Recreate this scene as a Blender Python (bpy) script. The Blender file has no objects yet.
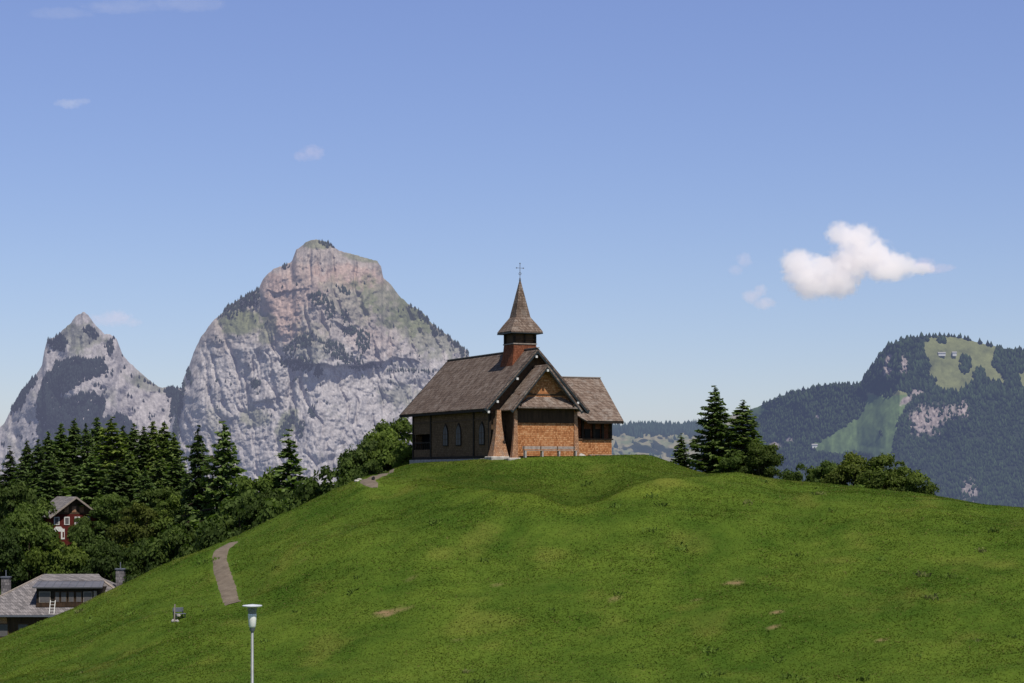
import bpy, bmesh, math, random
import numpy as np
from mathutils import Vector, Matrix

F = 2000.0      # focal length in pixels of a 1024 wide frame
HY = 475.0      # row of the horizon
SUN_EL = math.radians(61)
SUN_H = Vector((0.47, -0.883)).normalized()      # where the sun stands, seen from above

sc = bpy.context.scene
C = sc.collection
rng = np.random.default_rng(7)
random.seed(7)

def P(px, py, D):
    return ((px-512)/F*D, D, (HY-py)/F*D)

# ------------------------------------------------------------------ numpy noise
def perlin(x, y, seed=0):
    x = np.asarray(x, float); y = np.asarray(y, float)
    xi = np.floor(x).astype(np.int64); yi = np.floor(y).astype(np.int64)
    xf = x-xi; yf = y-yi
    def g(ix, iy, dx, dy):
        h = (ix*374761393 + iy*668265263 + seed*1442695041) & 0xffffffff
        h = ((h ^ (h >> 13))*1274126177) & 0xffffffff
        h = (h ^ (h >> 16)) & 0xffff
        a = h/65536.0*2*np.pi
        return np.cos(a)*dx + np.sin(a)*dy
    u = xf*xf*xf*(xf*(xf*6-15)+10); v = yf*yf*yf*(yf*(yf*6-15)+10)
    a = g(xi, yi, xf, yf); b = g(xi+1, yi, xf-1, yf)
    c = g(xi, yi+1, xf, yf-1); d = g(xi+1, yi+1, xf-1, yf-1)
    return ((a*(1-u)+b*u)*(1-v) + (c*(1-u)+d*u)*v)*1.5

def fbm(x, y, octv=5, seed=0, gain=0.5, ridged=False):
    s = 0; a = 1.0; f = 1.0; n = 0
    for o in range(octv):
        p = perlin(x*f+o*17.3, y*f-o*9.1, seed+o)
        if ridged: p = 1-2*np.abs(p)
        s = s + a*p; n += a; a *= gain; f *= 2.03
    return s/n

def facet(x, y, seed=0, steep=.9):
    """broken rock: tilted planes meeting in sharp creases"""
    x = np.asarray(x, float); y = np.asarray(y, float)
    xi = np.floor(x).astype(np.int64); yi = np.floor(y).astype(np.int64)
    def hsh(ix, iy, k):
        h = (ix*374761393 + iy*668265263 + (seed*7+k)*1442695041) & 0xffffffff
        h = ((h ^ (h >> 13))*1274126177) & 0xffffffff
        return ((h ^ (h >> 16)) & 0xffff)/65535.0
    best = np.full(x.shape, -9.0)
    for dx in (-1, 0, 1):
        for dy in (-1, 0, 1):
            ix, iy = xi+dx, yi+dy
            ex = x-(ix+hsh(ix, iy, 1)); ey = y-(iy+hsh(ix, iy, 2))
            v = hsh(ix, iy, 3)*.5+(hsh(ix, iy, 4)-.5)*1.3*ex+(hsh(ix, iy, 5)-.5)*1.3*ey-steep*np.sqrt(ex*ex+ey*ey)
            best = np.maximum(best, v)
    return best

def smooth(a, b, x):
    t = np.clip((x-a)/(b-a), 0, 1)
    return t*t*(3-2*t)

def inpoly(poly, X, Y):
    ins = np.zeros(np.shape(X), bool)
    n = len(poly); j = n-1
    for i in range(n):
        xi, yi = poly[i]; xj, yj = poly[j]
        with np.errstate(divide='ignore', invalid='ignore'):
            c = ((yi > Y) != (yj > Y)) & (X < (xj-xi)*(Y-yi)/((yj-yi) if yj != yi else 1e-9)+xi)
        ins ^= c
        j = i
    return ins

# ------------------------------------------------------------------ object helpers
def props(o, label=None, cat=None, group=None, kind=None):
    if label: o['label'] = label
    if cat: o['category'] = cat
    if group: o['group'] = group
    if kind: o['kind'] = kind
    return o

def link(name, me, mat=None, parent=None):
    o = bpy.data.objects.new(name, me)
    C.objects.link(o)
    if mat is not None and me is not None:
        me.materials.append(mat)
    if parent is not None: o.parent = parent
    return o

def empty(name, loc=(0, 0, 0), rz=0.0):
    o = bpy.data.objects.new(name, None); C.objects.link(o)
    o.empty_display_size = 0.5
    o.location = loc; o.rotation_euler = (0, 0, rz)
    return o

def np_mesh(name, V, Fq, col=None, smooth_=False):
    """V (n,3); Fq (m,3|4) int"""
    V = np.asarray(V, np.float32); Fq = np.asarray(Fq, np.int32)
    me = bpy.data.meshes.new(name)
    k = Fq.shape[1]
    me.vertices.add(len(V)); me.vertices.foreach_set('co', V.ravel())
    me.loops.add(Fq.size); me.loops.foreach_set('vertex_index', Fq.ravel())
    me.polygons.add(len(Fq))
    me.polygons.foreach_set('loop_start', np.arange(0, Fq.size, k, dtype=np.int32))
    me.polygons.foreach_set('loop_total', np.full(len(Fq), k, np.int32))
    if smooth_: me.polygons.foreach_set('use_smooth', np.ones(len(Fq), bool))
    me.update(calc_edges=True)
    if col is not None:
        at = me.color_attributes.new('Col', 'FLOAT_COLOR', 'POINT')
        c4 = np.ones((len(V), 4), np.float32); c4[:, :3] = col
        at.data.foreach_set('color', c4.ravel())
    return me

class MB:
    def __init__(s): s.v = []; s.f = []
    def add(s, V, Fs):
        n = len(s.v); s.v += [tuple(map(float, p)) for p in V]; s.f += [tuple(i+n for i in f) for f in Fs]; return s
    def box(s, x0, x1, y0, y1, z0, z1):
        return s.add([(x0,y0,z0),(x1,y0,z0),(x1,y1,z0),(x0,y1,z0),(x0,y0,z1),(x1,y0,z1),(x1,y1,z1),(x0,y1,z1)],
                     [(0,3,2,1),(4,5,6,7),(0,1,5,4),(1,2,6,5),(2,3,7,6),(3,0,4,7)])
    def slab(s, pts, th, d=None):
        """polygon pts extruded by th along d (default: -normal)"""
        pts = [Vector(p) for p in pts]
        if d is None:
            n = (pts[1]-pts[0]).cross(pts[2]-pts[0]).normalized()
            if n.z < 0: n = -n
            d = -n
        d = Vector(d)*th
        n = len(pts)
        V = pts+[p+d for p in pts]
        Fs = [tuple(range(n)), tuple(range(2*n-1, n-1, -1))]
        for i in range(n):
            j = (i+1) % n
            Fs.append((i, i+n, j+n, j))
        return s.add(V, Fs)
    def bar(s, a, b, w, h=None, up=(0,0,1)):
        a = Vector(a); b = Vector(b); h = h or w
        d = (b-a).normalized(); u = Vector(up)
        if abs(d.dot(u)) > .99: u = Vector((0,1,0))
        sx = d.cross(u).normalized()*w/2; sz = sx.cross(d).normalized()*h/2
        V = [a-sx-sz, a+sx-sz, a+sx+sz, a-sx+sz, b-sx-sz, b+sx-sz, b+sx+sz, b-sx+sz]
        return s.add(V, [(0,1,2,3),(7,6,5,4),(0,4,5,1),(1,5,6,2),(2,6,7,3),(3,7,4,0)])
    def lathe(s, prof, n=16, c=(0,0,0), cap=True):
        V = []; Fs = []
        for r, z in prof:
            for i in range(n):
                a = 2*math.pi*i/n
                V.append((c[0]+r*math.cos(a), c[1]+r*math.sin(a), c[2]+z))
        for k in range(len(prof)-1):
            for i in range(n):
                j = (i+1) % n
                Fs.append((k*n+i, k*n+j, (k+1)*n+j, (k+1)*n+i))
        if cap:
            Fs.append(tuple(range(n-1, -1, -1))); Fs.append(tuple(range((len(prof)-1)*n, len(prof)*n)))
        return s.add(V, Fs)
    def frustum(s, c0, s0, c1, s1):
        """rectangular frustum, centres c, half sizes s=(sx,sy)"""
        V = []
        for c, h in ((c0, s0), (c1, s1)):
            V += [(c[0]-h[0],c[1]-h[1],c[2]),(c[0]+h[0],c[1]-h[1],c[2]),(c[0]+h[0],c[1]+h[1],c[2]),(c[0]-h[0],c[1]+h[1],c[2])]
        return s.add(V, [(3,2,1,0),(4,5,6,7),(0,1,5,4),(1,2,6,5),(2,3,7,6),(3,0,4,7)])
    def build(s, name, mat, parent=None, bevel=0.0, smooth_=False):
        me = bpy.data.meshes.new(name); me.from_pydata(s.v, [], s.f); me.update()
        bm = bmesh.new(); bm.from_mesh(me)
        bmesh.ops.recalc_face_normals(bm, faces=bm.faces)
        bm.to_mesh(me); bm.free()
        if smooth_:
            for p in me.polygons: p.use_smooth = True
        o = link(name, me, mat, parent)
        if bevel:
            m = o.modifiers.new('bevel', 'BEVEL'); m.width = bevel; m.segments = 1; m.limit_method = 'ANGLE'
        return o

# ------------------------------------------------------------------ materials
def new_mat(name):
    m = bpy.data.materials.new(name); m.use_nodes = True
    nt = m.node_tree; nt.nodes.clear()
    return m, nt

def nd(nt, t, **kw):
    n = nt.nodes.new(t)
    for k, v in kw.items():
        if k.startswith('i_'):
            key = k[2:]
            n.inputs[int(key) if key.isdigit() else key.replace('_', ' ')].default_value = v
        else: setattr(n, k, v)
    return n

def coords(nt, scale=(1,1,1)):
    tc = nd(nt, 'ShaderNodeTexCoord'); mp = nd(nt, 'ShaderNodeMapping')
    mp.inputs['Scale'].default_value = scale
    nt.links.new(tc.outputs['Object'], mp.inputs['Vector'])
    return mp.outputs['Vector']

def noise(nt, vec, scale, detail=4, rough=.55, dist=0):
    n = nd(nt, 'ShaderNodeTexNoise'); n.inputs['Scale'].default_value = scale
    n.inputs['Detail'].default_value = detail; n.inputs['Roughness'].default_value = rough
    n.inputs['Distortion'].default_value = dist
    nt.links.new(vec, n.inputs['Vector'])
    return n.outputs['Fac']

def ramp(nt, fac, stops):
    r = nd(nt, 'ShaderNodeValToRGB')
    el = r.color_ramp.elements
    while len(el) < len(stops): el.new(0.5)
    for e, (p, c) in zip(el, stops):
        e.position = p; e.color = (*c, 1) if len(c) == 3 else c
    nt.links.new(fac, r.inputs['Fac'])
    return r.outputs['Color']

def mixc(nt, a, b, fac, mode='MIX'):
    m = nd(nt, 'ShaderNodeMix', data_type='RGBA', blend_type=mode)
    for key, v in (('A', a), ('B', b)):
        i = [s for s in m.inputs if s.name == key and s.type == 'RGBA'][0]
        if isinstance(v, tuple): i.default_value = (*v, 1)
        else: nt.links.new(v, i)
    if isinstance(fac, (int, float)): m.inputs[0].default_value = fac
    else: nt.links.new(fac, m.inputs[0])
    return [s for s in m.outputs if s.type == 'RGBA'][0]

def math_(nt, op, a, b=None):
    m = nd(nt, 'ShaderNodeMath', operation=op)
    for i, v in enumerate((a, b)):
        if v is None: continue
        if isinstance(v, (int, float)): m.inputs[i].default_value = v
        else: nt.links.new(v, m.inputs[i])
    return m.outputs[0]

def bsdf_out(nt, col, rough=.85, bump=None, bstr=.4, bdist=.03, spec=.3, metal=0, emit=None, alpha=None):
    b = nd(nt, 'ShaderNodeBsdfPrincipled'); o = nd(nt, 'ShaderNodeOutputMaterial')
    if isinstance(col, tuple): b.inputs['Base Color'].default_value = (*col, 1)
    else: nt.links.new(col, b.inputs['Base Color'])
    b.inputs['Roughness'].default_value = rough
    b.inputs['Specular IOR Level'].default_value = spec
    b.inputs['Metallic'].default_value = metal
    if emit is not None:
        b.inputs['Emission Color'].default_value = (*emit, 1); b.inputs['Emission Strength'].default_value = 1
    if bump is not None:
        bp = nd(nt, 'ShaderNodeBump'); bp.inputs['Strength'].default_value = bstr; bp.inputs['Distance'].default_value = bdist
        nt.links.new(bump, bp.inputs['Height']); nt.links.new(bp.outputs[0], b.inputs['Normal'])
    nt.links.new(b.outputs[0], o.inputs['Surface'])
    return b

def shingle_mat(name, c_lo, c_mid, c_hi, row=.22, wide=.16, weather=None, rough=.9):
    """wooden shingles laid in courses: rows run level, joints staggered"""
    m, nt = new_mat(name)
    tc = nd(nt, 'ShaderNodeTexCoord'); sp = nd(nt, 'ShaderNodeSeparateXYZ'); nt.links.new(tc.outputs['Object'], sp.inputs[0])
    cm = nd(nt, 'ShaderNodeCombineXYZ')
    nt.links.new(math_(nt, 'ADD', sp.outputs[0], sp.outputs[1]), cm.inputs[0]); nt.links.new(sp.outputs[2], cm.inputs[1])
    br = nd(nt, 'ShaderNodeTexBrick'); nt.links.new(cm.outputs[0], br.inputs['Vector'])
    br.inputs['Scale'].default_value = 1; br.inputs['Mortar Size'].default_value = .012
    br.inputs['Brick Width'].default_value = wide; br.inputs['Row Height'].default_value = row
    br.inputs['Color1'].default_value = (0, 0, 0, 1); br.inputs['Color2'].default_value = (1, 1, 1, 1)
    br.inputs['Mortar'].default_value = (0, 0, 0, 1)
    per = nd(nt, 'ShaderNodeRGBToBW'); nt.links.new(br.outputs['Color'], per.inputs[0])
    n1 = noise(nt, tc.outputs['Object'], 1.1, 6, .65)
    n2 = noise(nt, tc.outputs['Object'], 5.0, 4, .6)
    f = math_(nt, 'ADD', math_(nt, 'MULTIPLY', per.outputs[0], .42), math_(nt, 'ADD', math_(nt, 'MULTIPLY', n1, .55), math_(nt, 'MULTIPLY', n2, .42)))
    f = math_(nt, 'SUBTRACT', f, .17)
    col = ramp(nt, f, [(.18, c_lo), (.5, c_mid), (.82, c_hi)])
    if weather:
        n3 = noise(nt, coords(nt), 1.3, 8, .78)
        col = mixc(nt, col, weather, ramp(nt, n3, [(.50, (0,0,0)), (.68, (1,1,1))]))
    mort = nd(nt, 'ShaderNodeMath', operation='MULTIPLY'); nt.links.new(br.outputs['Fac'], mort.inputs[0]); mort.inputs[1].default_value = .3
    col = mixc(nt, col, tuple(c*.25 for c in c_lo), mort.outputs[0])
    h = math_(nt, 'SUBTRACT', math_(nt, 'ADD', per.outputs[0], n2), br.outputs['Fac'])
    bsdf_out(nt, col, rough, h, .8, .03, .15)
    return m

def plank_mat(name, c1, c2, sc_=(3, 3, 3), rough=.85, spec=.2):
    m, nt = new_mat(name)
    v = coords(nt, sc_)
    n = noise(nt, v, 1.0, 6, .6); col = ramp(nt, n, [(.3, c1), (.7, c2)])
    bsdf_out(nt, col, rough, n, .4, .02, spec)
    return m

def flat_mat(name, c, rough=.6, spec=.4, metal=0, emit=None):
    m, nt = new_mat(name)
    n = noise(nt, coords(nt), 6, 4)
    col = ramp(nt, n, [(.3, tuple(x*.85 for x in c)), (.7, tuple(min(1, x*1.1) for x in c))])
    bsdf_out(nt, col, rough, None, spec=spec, metal=metal, emit=emit)
    return m

def leaf_mat(name, c_dark, c_mid, c_hi, trans=.25):
    m, nt = new_mat(name)
    oi = nd(nt, 'ShaderNodeObjectInfo')
    at = nd(nt, 'ShaderNodeAttribute', attribute_name='Col')
    sp = nd(nt, 'ShaderNodeSeparateColor'); nt.links.new(at.outputs['Color'], sp.inputs[0])
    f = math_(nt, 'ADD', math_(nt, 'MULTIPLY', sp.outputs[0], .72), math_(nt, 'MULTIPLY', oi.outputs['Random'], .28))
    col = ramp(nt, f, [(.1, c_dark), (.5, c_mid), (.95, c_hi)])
    # an object colour chosen per tree shifts the tone of its crown
    col = mixc(nt, col, oi.outputs['Color'], 1.0, 'MULTIPLY')
    b = nd(nt, 'ShaderNodeBsdfPrincipled'); nt.links.new(col, b.inputs['Base Color'])
    b.inputs['Roughness'].default_value = .7; b.inputs['Specular IOR Level'].default_value = .15
    t = nd(nt, 'ShaderNodeBsdfTranslucent')
    nt.links.new(mixc(nt, col, (1.2, 1.5, .5), 1.0, 'MULTIPLY'), t.inputs[0])
    mx = nd(nt, 'ShaderNodeMixShader'); mx.inputs[0].default_value = trans
    nt.links.new(b.outputs[0], mx.inputs[1]); nt.links.new(t.outputs[0], mx.inputs[2])
    o = nd(nt, 'ShaderNodeOutputMaterial'); nt.links.new(mx.outputs[0], o.inputs[0])
    return m

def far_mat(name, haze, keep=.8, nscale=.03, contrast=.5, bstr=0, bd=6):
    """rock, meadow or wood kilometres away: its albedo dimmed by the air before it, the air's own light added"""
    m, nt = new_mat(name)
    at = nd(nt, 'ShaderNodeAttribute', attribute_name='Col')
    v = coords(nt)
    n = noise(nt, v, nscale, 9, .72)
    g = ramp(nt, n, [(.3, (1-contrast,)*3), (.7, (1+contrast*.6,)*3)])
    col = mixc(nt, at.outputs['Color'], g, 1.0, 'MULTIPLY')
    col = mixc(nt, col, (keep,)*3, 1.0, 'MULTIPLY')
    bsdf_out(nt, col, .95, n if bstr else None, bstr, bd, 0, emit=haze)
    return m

M = {}
M['roof'] = shingle_mat('roof shingle', (.060,.042,.034), (.135,.096,.076), (.24,.185,.152), .24, .17, weather=(.27,.22,.185))
M['roof_light'] = shingle_mat('weathered roof shingle', (.085,.058,.044), (.185,.13,.10), (.29,.225,.18), .24, .17, weather=(.34,.29,.25))
M['orange'] = shingle_mat('orange wall shingle', (.26,.095,.034), (.56,.235,.095), (.78,.44,.22), .16, .13)
M['red'] = shingle_mat('red brown shingle', (.13,.042,.022), (.23,.08,.04), (.33,.13,.07), .16, .11)
M['wallbrown'] = shingle_mat('old brown wall shingle', (.085,.050,.028), (.165,.102,.058), (.24,.155,.092), .16, .11)
M['pillar'] = shingle_mat('pillar shingle', (.26,.12,.065), (.46,.24,.13), (.60,.36,.22), .14, .2, weather=(.36,.26,.20))
M['timber'] = plank_mat('dark timber', (.016,.012,.009), (.04,.028,.02))
M['timber_brown'] = plank_mat('brown timber', (.06,.036,.022), (.13,.08,.047))
M['house_wood'] = plank_mat('brown house wall', (.035,.022,.014), (.085,.05,.03), (4,4,.6))
M['board'] = flat_mat('dark painted board', (.018,.026,.028), .5)
M['grey_wood'] = plank_mat('weathered grey wood', (.22,.18,.15), (.40,.34,.29), (5,5,5))
M['white'] = flat_mat('white paint', (.72,.70,.66), .6)
M['stone'] = plank_mat('foundation stone', (.25,.23,.20), (.52,.48,.43), (2.5,2.5,2.5))
M['glass'] = flat_mat('dark window glass', (.13,.12,.12), .7, .1)
M['window_dark'] = flat_mat('unlit pane', (.02,.017,.015), .6, .1)
M['black'] = flat_mat('black shade', (.006,.006,.006), .9, .05)
M['iron'] = flat_mat('grey iron', (.16,.17,.20), .5, .5, .3)
M['bark'] = plank_mat('bark', (.03,.022,.016), (.09,.07,.05), (4,4,1))
M['conifer'] = leaf_mat('conifer needles', (.036,.056,.018), (.086,.122,.036), (.14,.18,.052), .3)
M['broad'] = leaf_mat('broad leaves', (.034,.054,.013), (.072,.104,.023), (.120,.158,.034), .3)
M['slate'] = shingle_mat('grey roof slate', (.10,.093,.095), (.19,.172,.172), (.30,.27,.265), .3, .25)
M['lamp_metal'] = flat_mat('lamp metal', (.25,.26,.26), .5, .4, .2)
M['lamp_cap'] = flat_mat('pale lamp cap', (.62,.64,.66), .4, .5)
M['opal'] = flat_mat('opal lamp glass', (.96,.92,.84), .5, .3)

# ------------------------------------------------------------------ terrain heightfield from survey points
cp = []
def S(px, py, D): cp.append(P(px, py, D))
def Z(x, y, z): cp.append((x, y, z))
for a in [(-60,668,146),(0,640,150),(47,619,154),(103,593,160),(151,569,164),(211,546.5,167),(255,527,169),(300,505,171),(345,484,172),(380,475,173),(413,464.5,178)]: S(*a)
# the knoll top that carries the chapel
for lx, ly, z in [(-6,-3.5,1.1),(-5,0,1.42),(-5.2,10,1.33),(-5.2,21,1.2),(0,-3.2,1.5),(4,-3,1.62),(9,-1,1.68),(10,6,1.6),(5,22,1.2),(12,3,1.65),(0,10,1.45)]:
    ca, sa = math.cos(math.radians(24)), math.sin(math.radians(24))
    Z(2.34+lx*ca-ly*sa, 180+lx*sa+ly*ca, z)
S(648,455.5,184); S(664,459.5,184)
for a in [(685,468,180),(708,473.5,172),(737,473.5,163),(774,479,161),(811,483,161),(848,486,161),(923,493.5,160),(960,500.5,159),(997,507,158),(1040,508,156),(1100,512,154)]: S(*a)
# fold below the knoll
for a in [(690,477.5,160),(643,485,158),(609,500,155),(575,509,152.5),(528,498,155),(475,487,160),(430,483,164),(405,480,168)]: S(*a)
for a in [(643,482,163),(643,478,168),(643,469,174),(609,494,160),(609,488,165),(600,476,171),(575,503,158),(575,497,163),(575,485,168),(575,471,173),(528,493,160),(528,488,165),(528,478,170),(528,467,174),(475,484,165),(475,480,169),(475,470,174)]: S(*a)
# slope rows
for a in [(60,660,138),(0,683,132),(150,620,144),(230,600,146),(232,575,153),(120,683,124),(250,683,121),(400,683,119),(512,683,118),(650,683,117),(800,683,115),(950,683,112),(1060,683,110)]: S(*a)
for a in [(330,600,137),(420,600,134),(512,600,133),(650,600,132),(800,600,130),(950,600,128),(1060,600,127)]: S(*a)
for a in [(300,550,150),(400,550,145),(512,550,144),(650,550,142),(800,550,141),(950,550,139),(1060,550,138)]: S(*a)
for a in [(370,515,158),(450,520,150),(575,530,147),(750,515,149),(900,520,147),(1040,530,143)]: S(*a)
for x in (-60,-25,0,30,70): Z(x, 95, -12.9); Z(x, 104, -12.8); Z(x, 70, -10.5); Z(x, 50, -7.6); Z(x, 22, -4.0); Z(x, 0, -2.0)
# behind the crest, left: house terrace and wooded slope
for a in [(-60,175,-17),(-46,185,-18.2),(-52,210,-18.6),(-36,200,-18.0),(-30,190,-15.5),(-22,200,-13),(-14,205,-9),(-10,214,-6),(-28,225,-17.5),(-70,230,-18),(-55,250,-16.5),(-35,255,-16.5),(-18,240,-13.5),
          (-70,290,-12),(-45,300,-12),(-25,290,-17),(-90,340,-8),(-60,340,-7),(-35,340,-12),(-10,330,-28),(-120,300,-10),(-150,420,-10),(-60,420,-8),(-20,430,-50),(-160,200,-18),(-120,120,-14)]: Z(*a)
# behind the knoll and to the right: falls away
for a in [(0,214,-1.5),(8,210,-1),(16,200,-.5),(14,222,-5),(22,205,-4.5),(30,200,-7),(-4,240,-12),(20,240,-13),(40,225,-15),(60,210,-18),(30,192,-5.3),(42,185,-5.5),(50,180,-7),(70,170,-9),(100,150,-10),(0,300,-40),(60,300,-48),(120,240,-45),(0,420,-95),(100,420,-100),(200,300,-80),(160,100,-16),(120,50,-12)]: Z(*a)
cp = np.array(cp)
SC_ = 100.0
A_ = cp[:, :2]/SC_
def U_(r2): return np.where(r2 > 1e-12, r2*np.log(r2+1e-12), 0)
n_ = len(A_)
K_ = U_(((A_[:, None]-A_[None])**2).sum(-1)) + np.eye(n_)*2e-4
Q_ = np.c_[np.ones(n_), A_]
L_ = np.block([[K_, Q_], [Q_.T, np.zeros((3, 3))]])
W_ = np.linalg.solve(L_, np.r_[cp[:, 2], np.zeros(3)])
def tps(x, y):
    sh = np.shape(x); q = np.c_[np.ravel(x), np.ravel(y)]/SC_
    out = np.empty(len(q))
    for i in range(0, len(q), 40000):
        p = q[i:i+40000]
        out[i:i+40000] = U_(((p[:, None]-A_[None])**2).sum(-1))@W_[:n_] + W_[n_] + p@W_[n_+1:]
    return out.reshape(sh)

gx = np.concatenate([np.arange(-260, -70, 5.), np.arange(-70, 72, .6), np.arange(72, 300, 5.)])
gy = np.concatenate([np.arange(-20, 96, 4.), np.arange(96, 216, .6), np.arange(216, 330, 3.), np.arange(330, 700, 10.)])
GX, GY = np.meshgrid(gx, gy)
GZ = tps(GX, GY)
ca, sa = math.cos(math.radians(24)), math.sin(math.radians(24))
LX = (GX-2.34)*ca+(GY-180)*sa; LY = -(GX-2.34)*sa+(GY-180)*ca      # chapel frame
flat = 1-smooth(0, 11, np.maximum(np.maximum(-6.5-LX, LX-9.5), np.maximum(-4-LY, LY-22)))
und = .55*fbm(GX/15, GY/11, 3, 11)+.24*fbm(GX/5.2, GY/4.6, 3, 12)+.05*fbm(GX/1.2, GY/1.2, 3, 13)
GZ += und*(1-.93*flat)
# cattle steps: faint level ledges across the slope
GZ += .05*np.sin(GZ*9+2.5*fbm(GX/9, GY/9, 2, 15))*(1-flat)*smooth(-.2, .4, fbm(GX/16, GY/16, 2, 16))
# the fold that runs below the knoll: a rounded lip with a shallow hollow behind it
def polydist(pts, X, Y):
    best = np.full(X.shape, 1e9); sgn = np.zeros(X.shape)
    for (x0, y0), (x1, y1) in zip(pts[:-1], pts[1:]):
        L2 = (x1-x0)**2+(y1-y0)**2
        t = np.clip(((X-x0)*(x1-x0)+(Y-y0)*(y1-y0))/L2, 0, 1)
        d = np.hypot(X-x0-t*(x1-x0), Y-y0-t*(y1-y0))
        side = (x1-x0)*(Y-y0)-(y1-y0)*(X-x0)
        k = d < best; best = np.where(k, d, best); sgn = np.where(k, np.sign(side), sgn)
    return best*sgn
fold = [((px-512)/F*D, D) for px, D in [(384,169),(430,164),(475,160),(528,155),(575,152.5),(609,155),(643,158),(680,160),(715,162),(750,164)]]
fd = polydist(fold, GX, GY)
ends = smooth(-12, -5, GX)*smooth(22, 14, GX)
GZ += (.30*np.exp(-((fd+.3)/1.7)**2)-.30*np.exp(-((fd-4.5)/3.0)**2))*ends*(1-.6*flat)
fd2 = polydist([(-16,150),(-6,147),(6,149),(20,146),(34,147)], GX, GY)
GZ += .35*np.exp(-(fd2/2.5)**2)*smooth(-18,-10,GX)*smooth(38,28,GX)*(.5+fbm(GX/8,GY/8,2,17))
# small bank that hides the lower end of the path
bx, by = -20.45, 143.4
dx_ = (GX-bx); dy_ = (GY-by)+.25*dx_
GZ += .42*np.exp(-(dy_/1.5)**2-(dx_/4.5)**2)
# surveyed crest line of the hill: lift or lower the slopes until their crest agrees with it
crest_u = np.array([-60,0,25,47,70,103,140,151,180,211,235,255,300,345,357,380,413,487,510,560,612,648,664,683,697,708,725,740,774,811,848,880,923,960,985,1010,1060,1150], float)
crest_v = np.array([664,638.5,627,618,609.5,592.5,576,568.5,558,546.5,536,527,505,484.5,479,472.5,464,459.2,457.8,456.8,455.8,455,459,467,471.5,473.5,473.2,472.8,478.8,482.5,486,489.5,493.6,500,504.5,506.8,510,516], float)
def to_px(x, y): return 512+F*x/np.maximum(y, 1)
PXg = to_px(GX, GY)
for _ in range(3):
    inb = (GY > 108) & (GY < np.where((PXg > 402) & (PXg < 640), 178+.035*np.abs(PXg-560), 212))
    ang = np.where(inb, F*GZ/np.maximum(GY, 1), -1e9)
    bins = np.arange(-80, 1180, 6.); cur = np.full(len(bins), -1e9)
    k = np.clip(((PXg-bins[0])/6).round().astype(int), 0, len(bins)-1)
    np.maximum.at(cur, k[inb], ang[inb])
    want = HY-np.interp(bins, crest_u, crest_v)
    dl = np.where(cur > -1e8, want-cur, 0)
    ker = np.hanning(13)[1:-1]; ker /= ker.sum()
    dl = np.convolve(np.pad(dl, 5, mode='edge'), ker, 'valid')
    GZ = GZ + np.interp(PXg, bins, dl)/F*GY*smooth(112, 150, GY)*smooth(232, 200, GY)*(1-smooth(395, 425, PXg)*smooth(650, 620, PXg)*smooth(188, 196, GY))
lim = (HY-np.interp(PXg, crest_u, crest_v))/F*GY
GZ = np.where((GY > 108) & (GY < 212), np.minimum(GZ, lim+.01), GZ)
edge = np.maximum(smooth(420, 690, GY), np.maximum(smooth(150, 290, GX), smooth(-140, -250, GX) if False else smooth(140, 250, -GX)))
GZ = GZ*(1-edge)+(-150)*edge
def height(x, y):
    x = np.asarray(x, float); y = np.asarray(y, float)
    i = np.clip(np.searchsorted(gx, x)-1, 0, len(gx)-2); j = np.clip(np.searchsorted(gy, y)-1, 0, len(gy)-2)
    fx = (x-gx[i])/(gx[i+1]-gx[i]); fy = (y-gy[j])/(gy[j+1]-gy[j])
    return (GZ[j, i]*(1-fx)+GZ[j, i+1]*fx)*(1-fy)+(GZ[j+1, i]*(1-fx)+GZ[j+1, i+1]*fx)*fy
def ground_at(px, py, d0=100, d1=215):
    """where the sight line of a picture point meets the hill"""
    D = np.arange(d0, d1, .1)
    x, y, z = (px-512)/F*D, D, (HY-py)/F*D
    h = height(x, y)
    k = np.argmax(h >= z)
    if h[k] < z[k]: k = np.argmin(z-h)
    return float(x[k]), float(y[k]), float(h[k])

# colour of the meadow
def meadow_col(x, y):
    a = fbm(x/11, y/11, 4, 21); b = fbm(x/2.2, y/2.2, 4, 22); c = fbm(x/.7, y/.7, 2, 23); d = fbm(x/5, y/7, 3, 24)
    t = np.clip(.5+.9*a+.62*b+.22*c, 0, 1)[..., None]
    g = np.array([.040,.079,.0095])*(1-t)+np.array([.088,.132,.018])*t
    yel = smooth(.12, .6, d+.3*b)[..., None]
    g = g*(1-yel*.38)+np.array([.150,.155,.034])*yel*.38
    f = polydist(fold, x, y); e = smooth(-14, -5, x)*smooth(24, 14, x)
    hollow_shade = np.exp(-((f-6.5)/4.5)**2)*e; lip_light = np.exp(-((f+1)/2.2)**2)*e          # shade of the hollow and light on the lip, put into the colour
    g = g*(1-.26*hollow_shade[..., None])*(1+np.array([.22,.12,.1])*lip_light[..., None])
    return g
soil = [ground_at(*p) for p in [(385,614),(402,609),(735,584),(775,612),(500,586),(545,585),(770,628),(408,579),(700,600),(812,575),(300,561),(612,598),(880,640),(455,640)]]
def soil_mask(x, y):
    m = np.zeros(np.shape(x))
    for i, (sx, sy, _) in enumerate(soil):
        r = (.55, .4, .5, .35, .25, .25, .3, .25, .2, .2, .25, .2, .25, .2)[i]
        q = ((x-sx)/r)**2+((y-sy)/(r*1.3))**2
        m = np.maximum(m, smooth(1.4, .3, q+.9*fbm(x/.5, y/.5, 2, 41)))
    return m
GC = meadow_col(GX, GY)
sm = soil_mask(GX, GY)[..., None]*.85
GC = GC*(1-sm)+np.array([.24,.155,.10])*sm
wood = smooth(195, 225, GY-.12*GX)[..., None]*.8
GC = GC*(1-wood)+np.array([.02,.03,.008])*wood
ny, nx = GX.shape
idx = np.arange(ny*nx).reshape(ny, nx)
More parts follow.
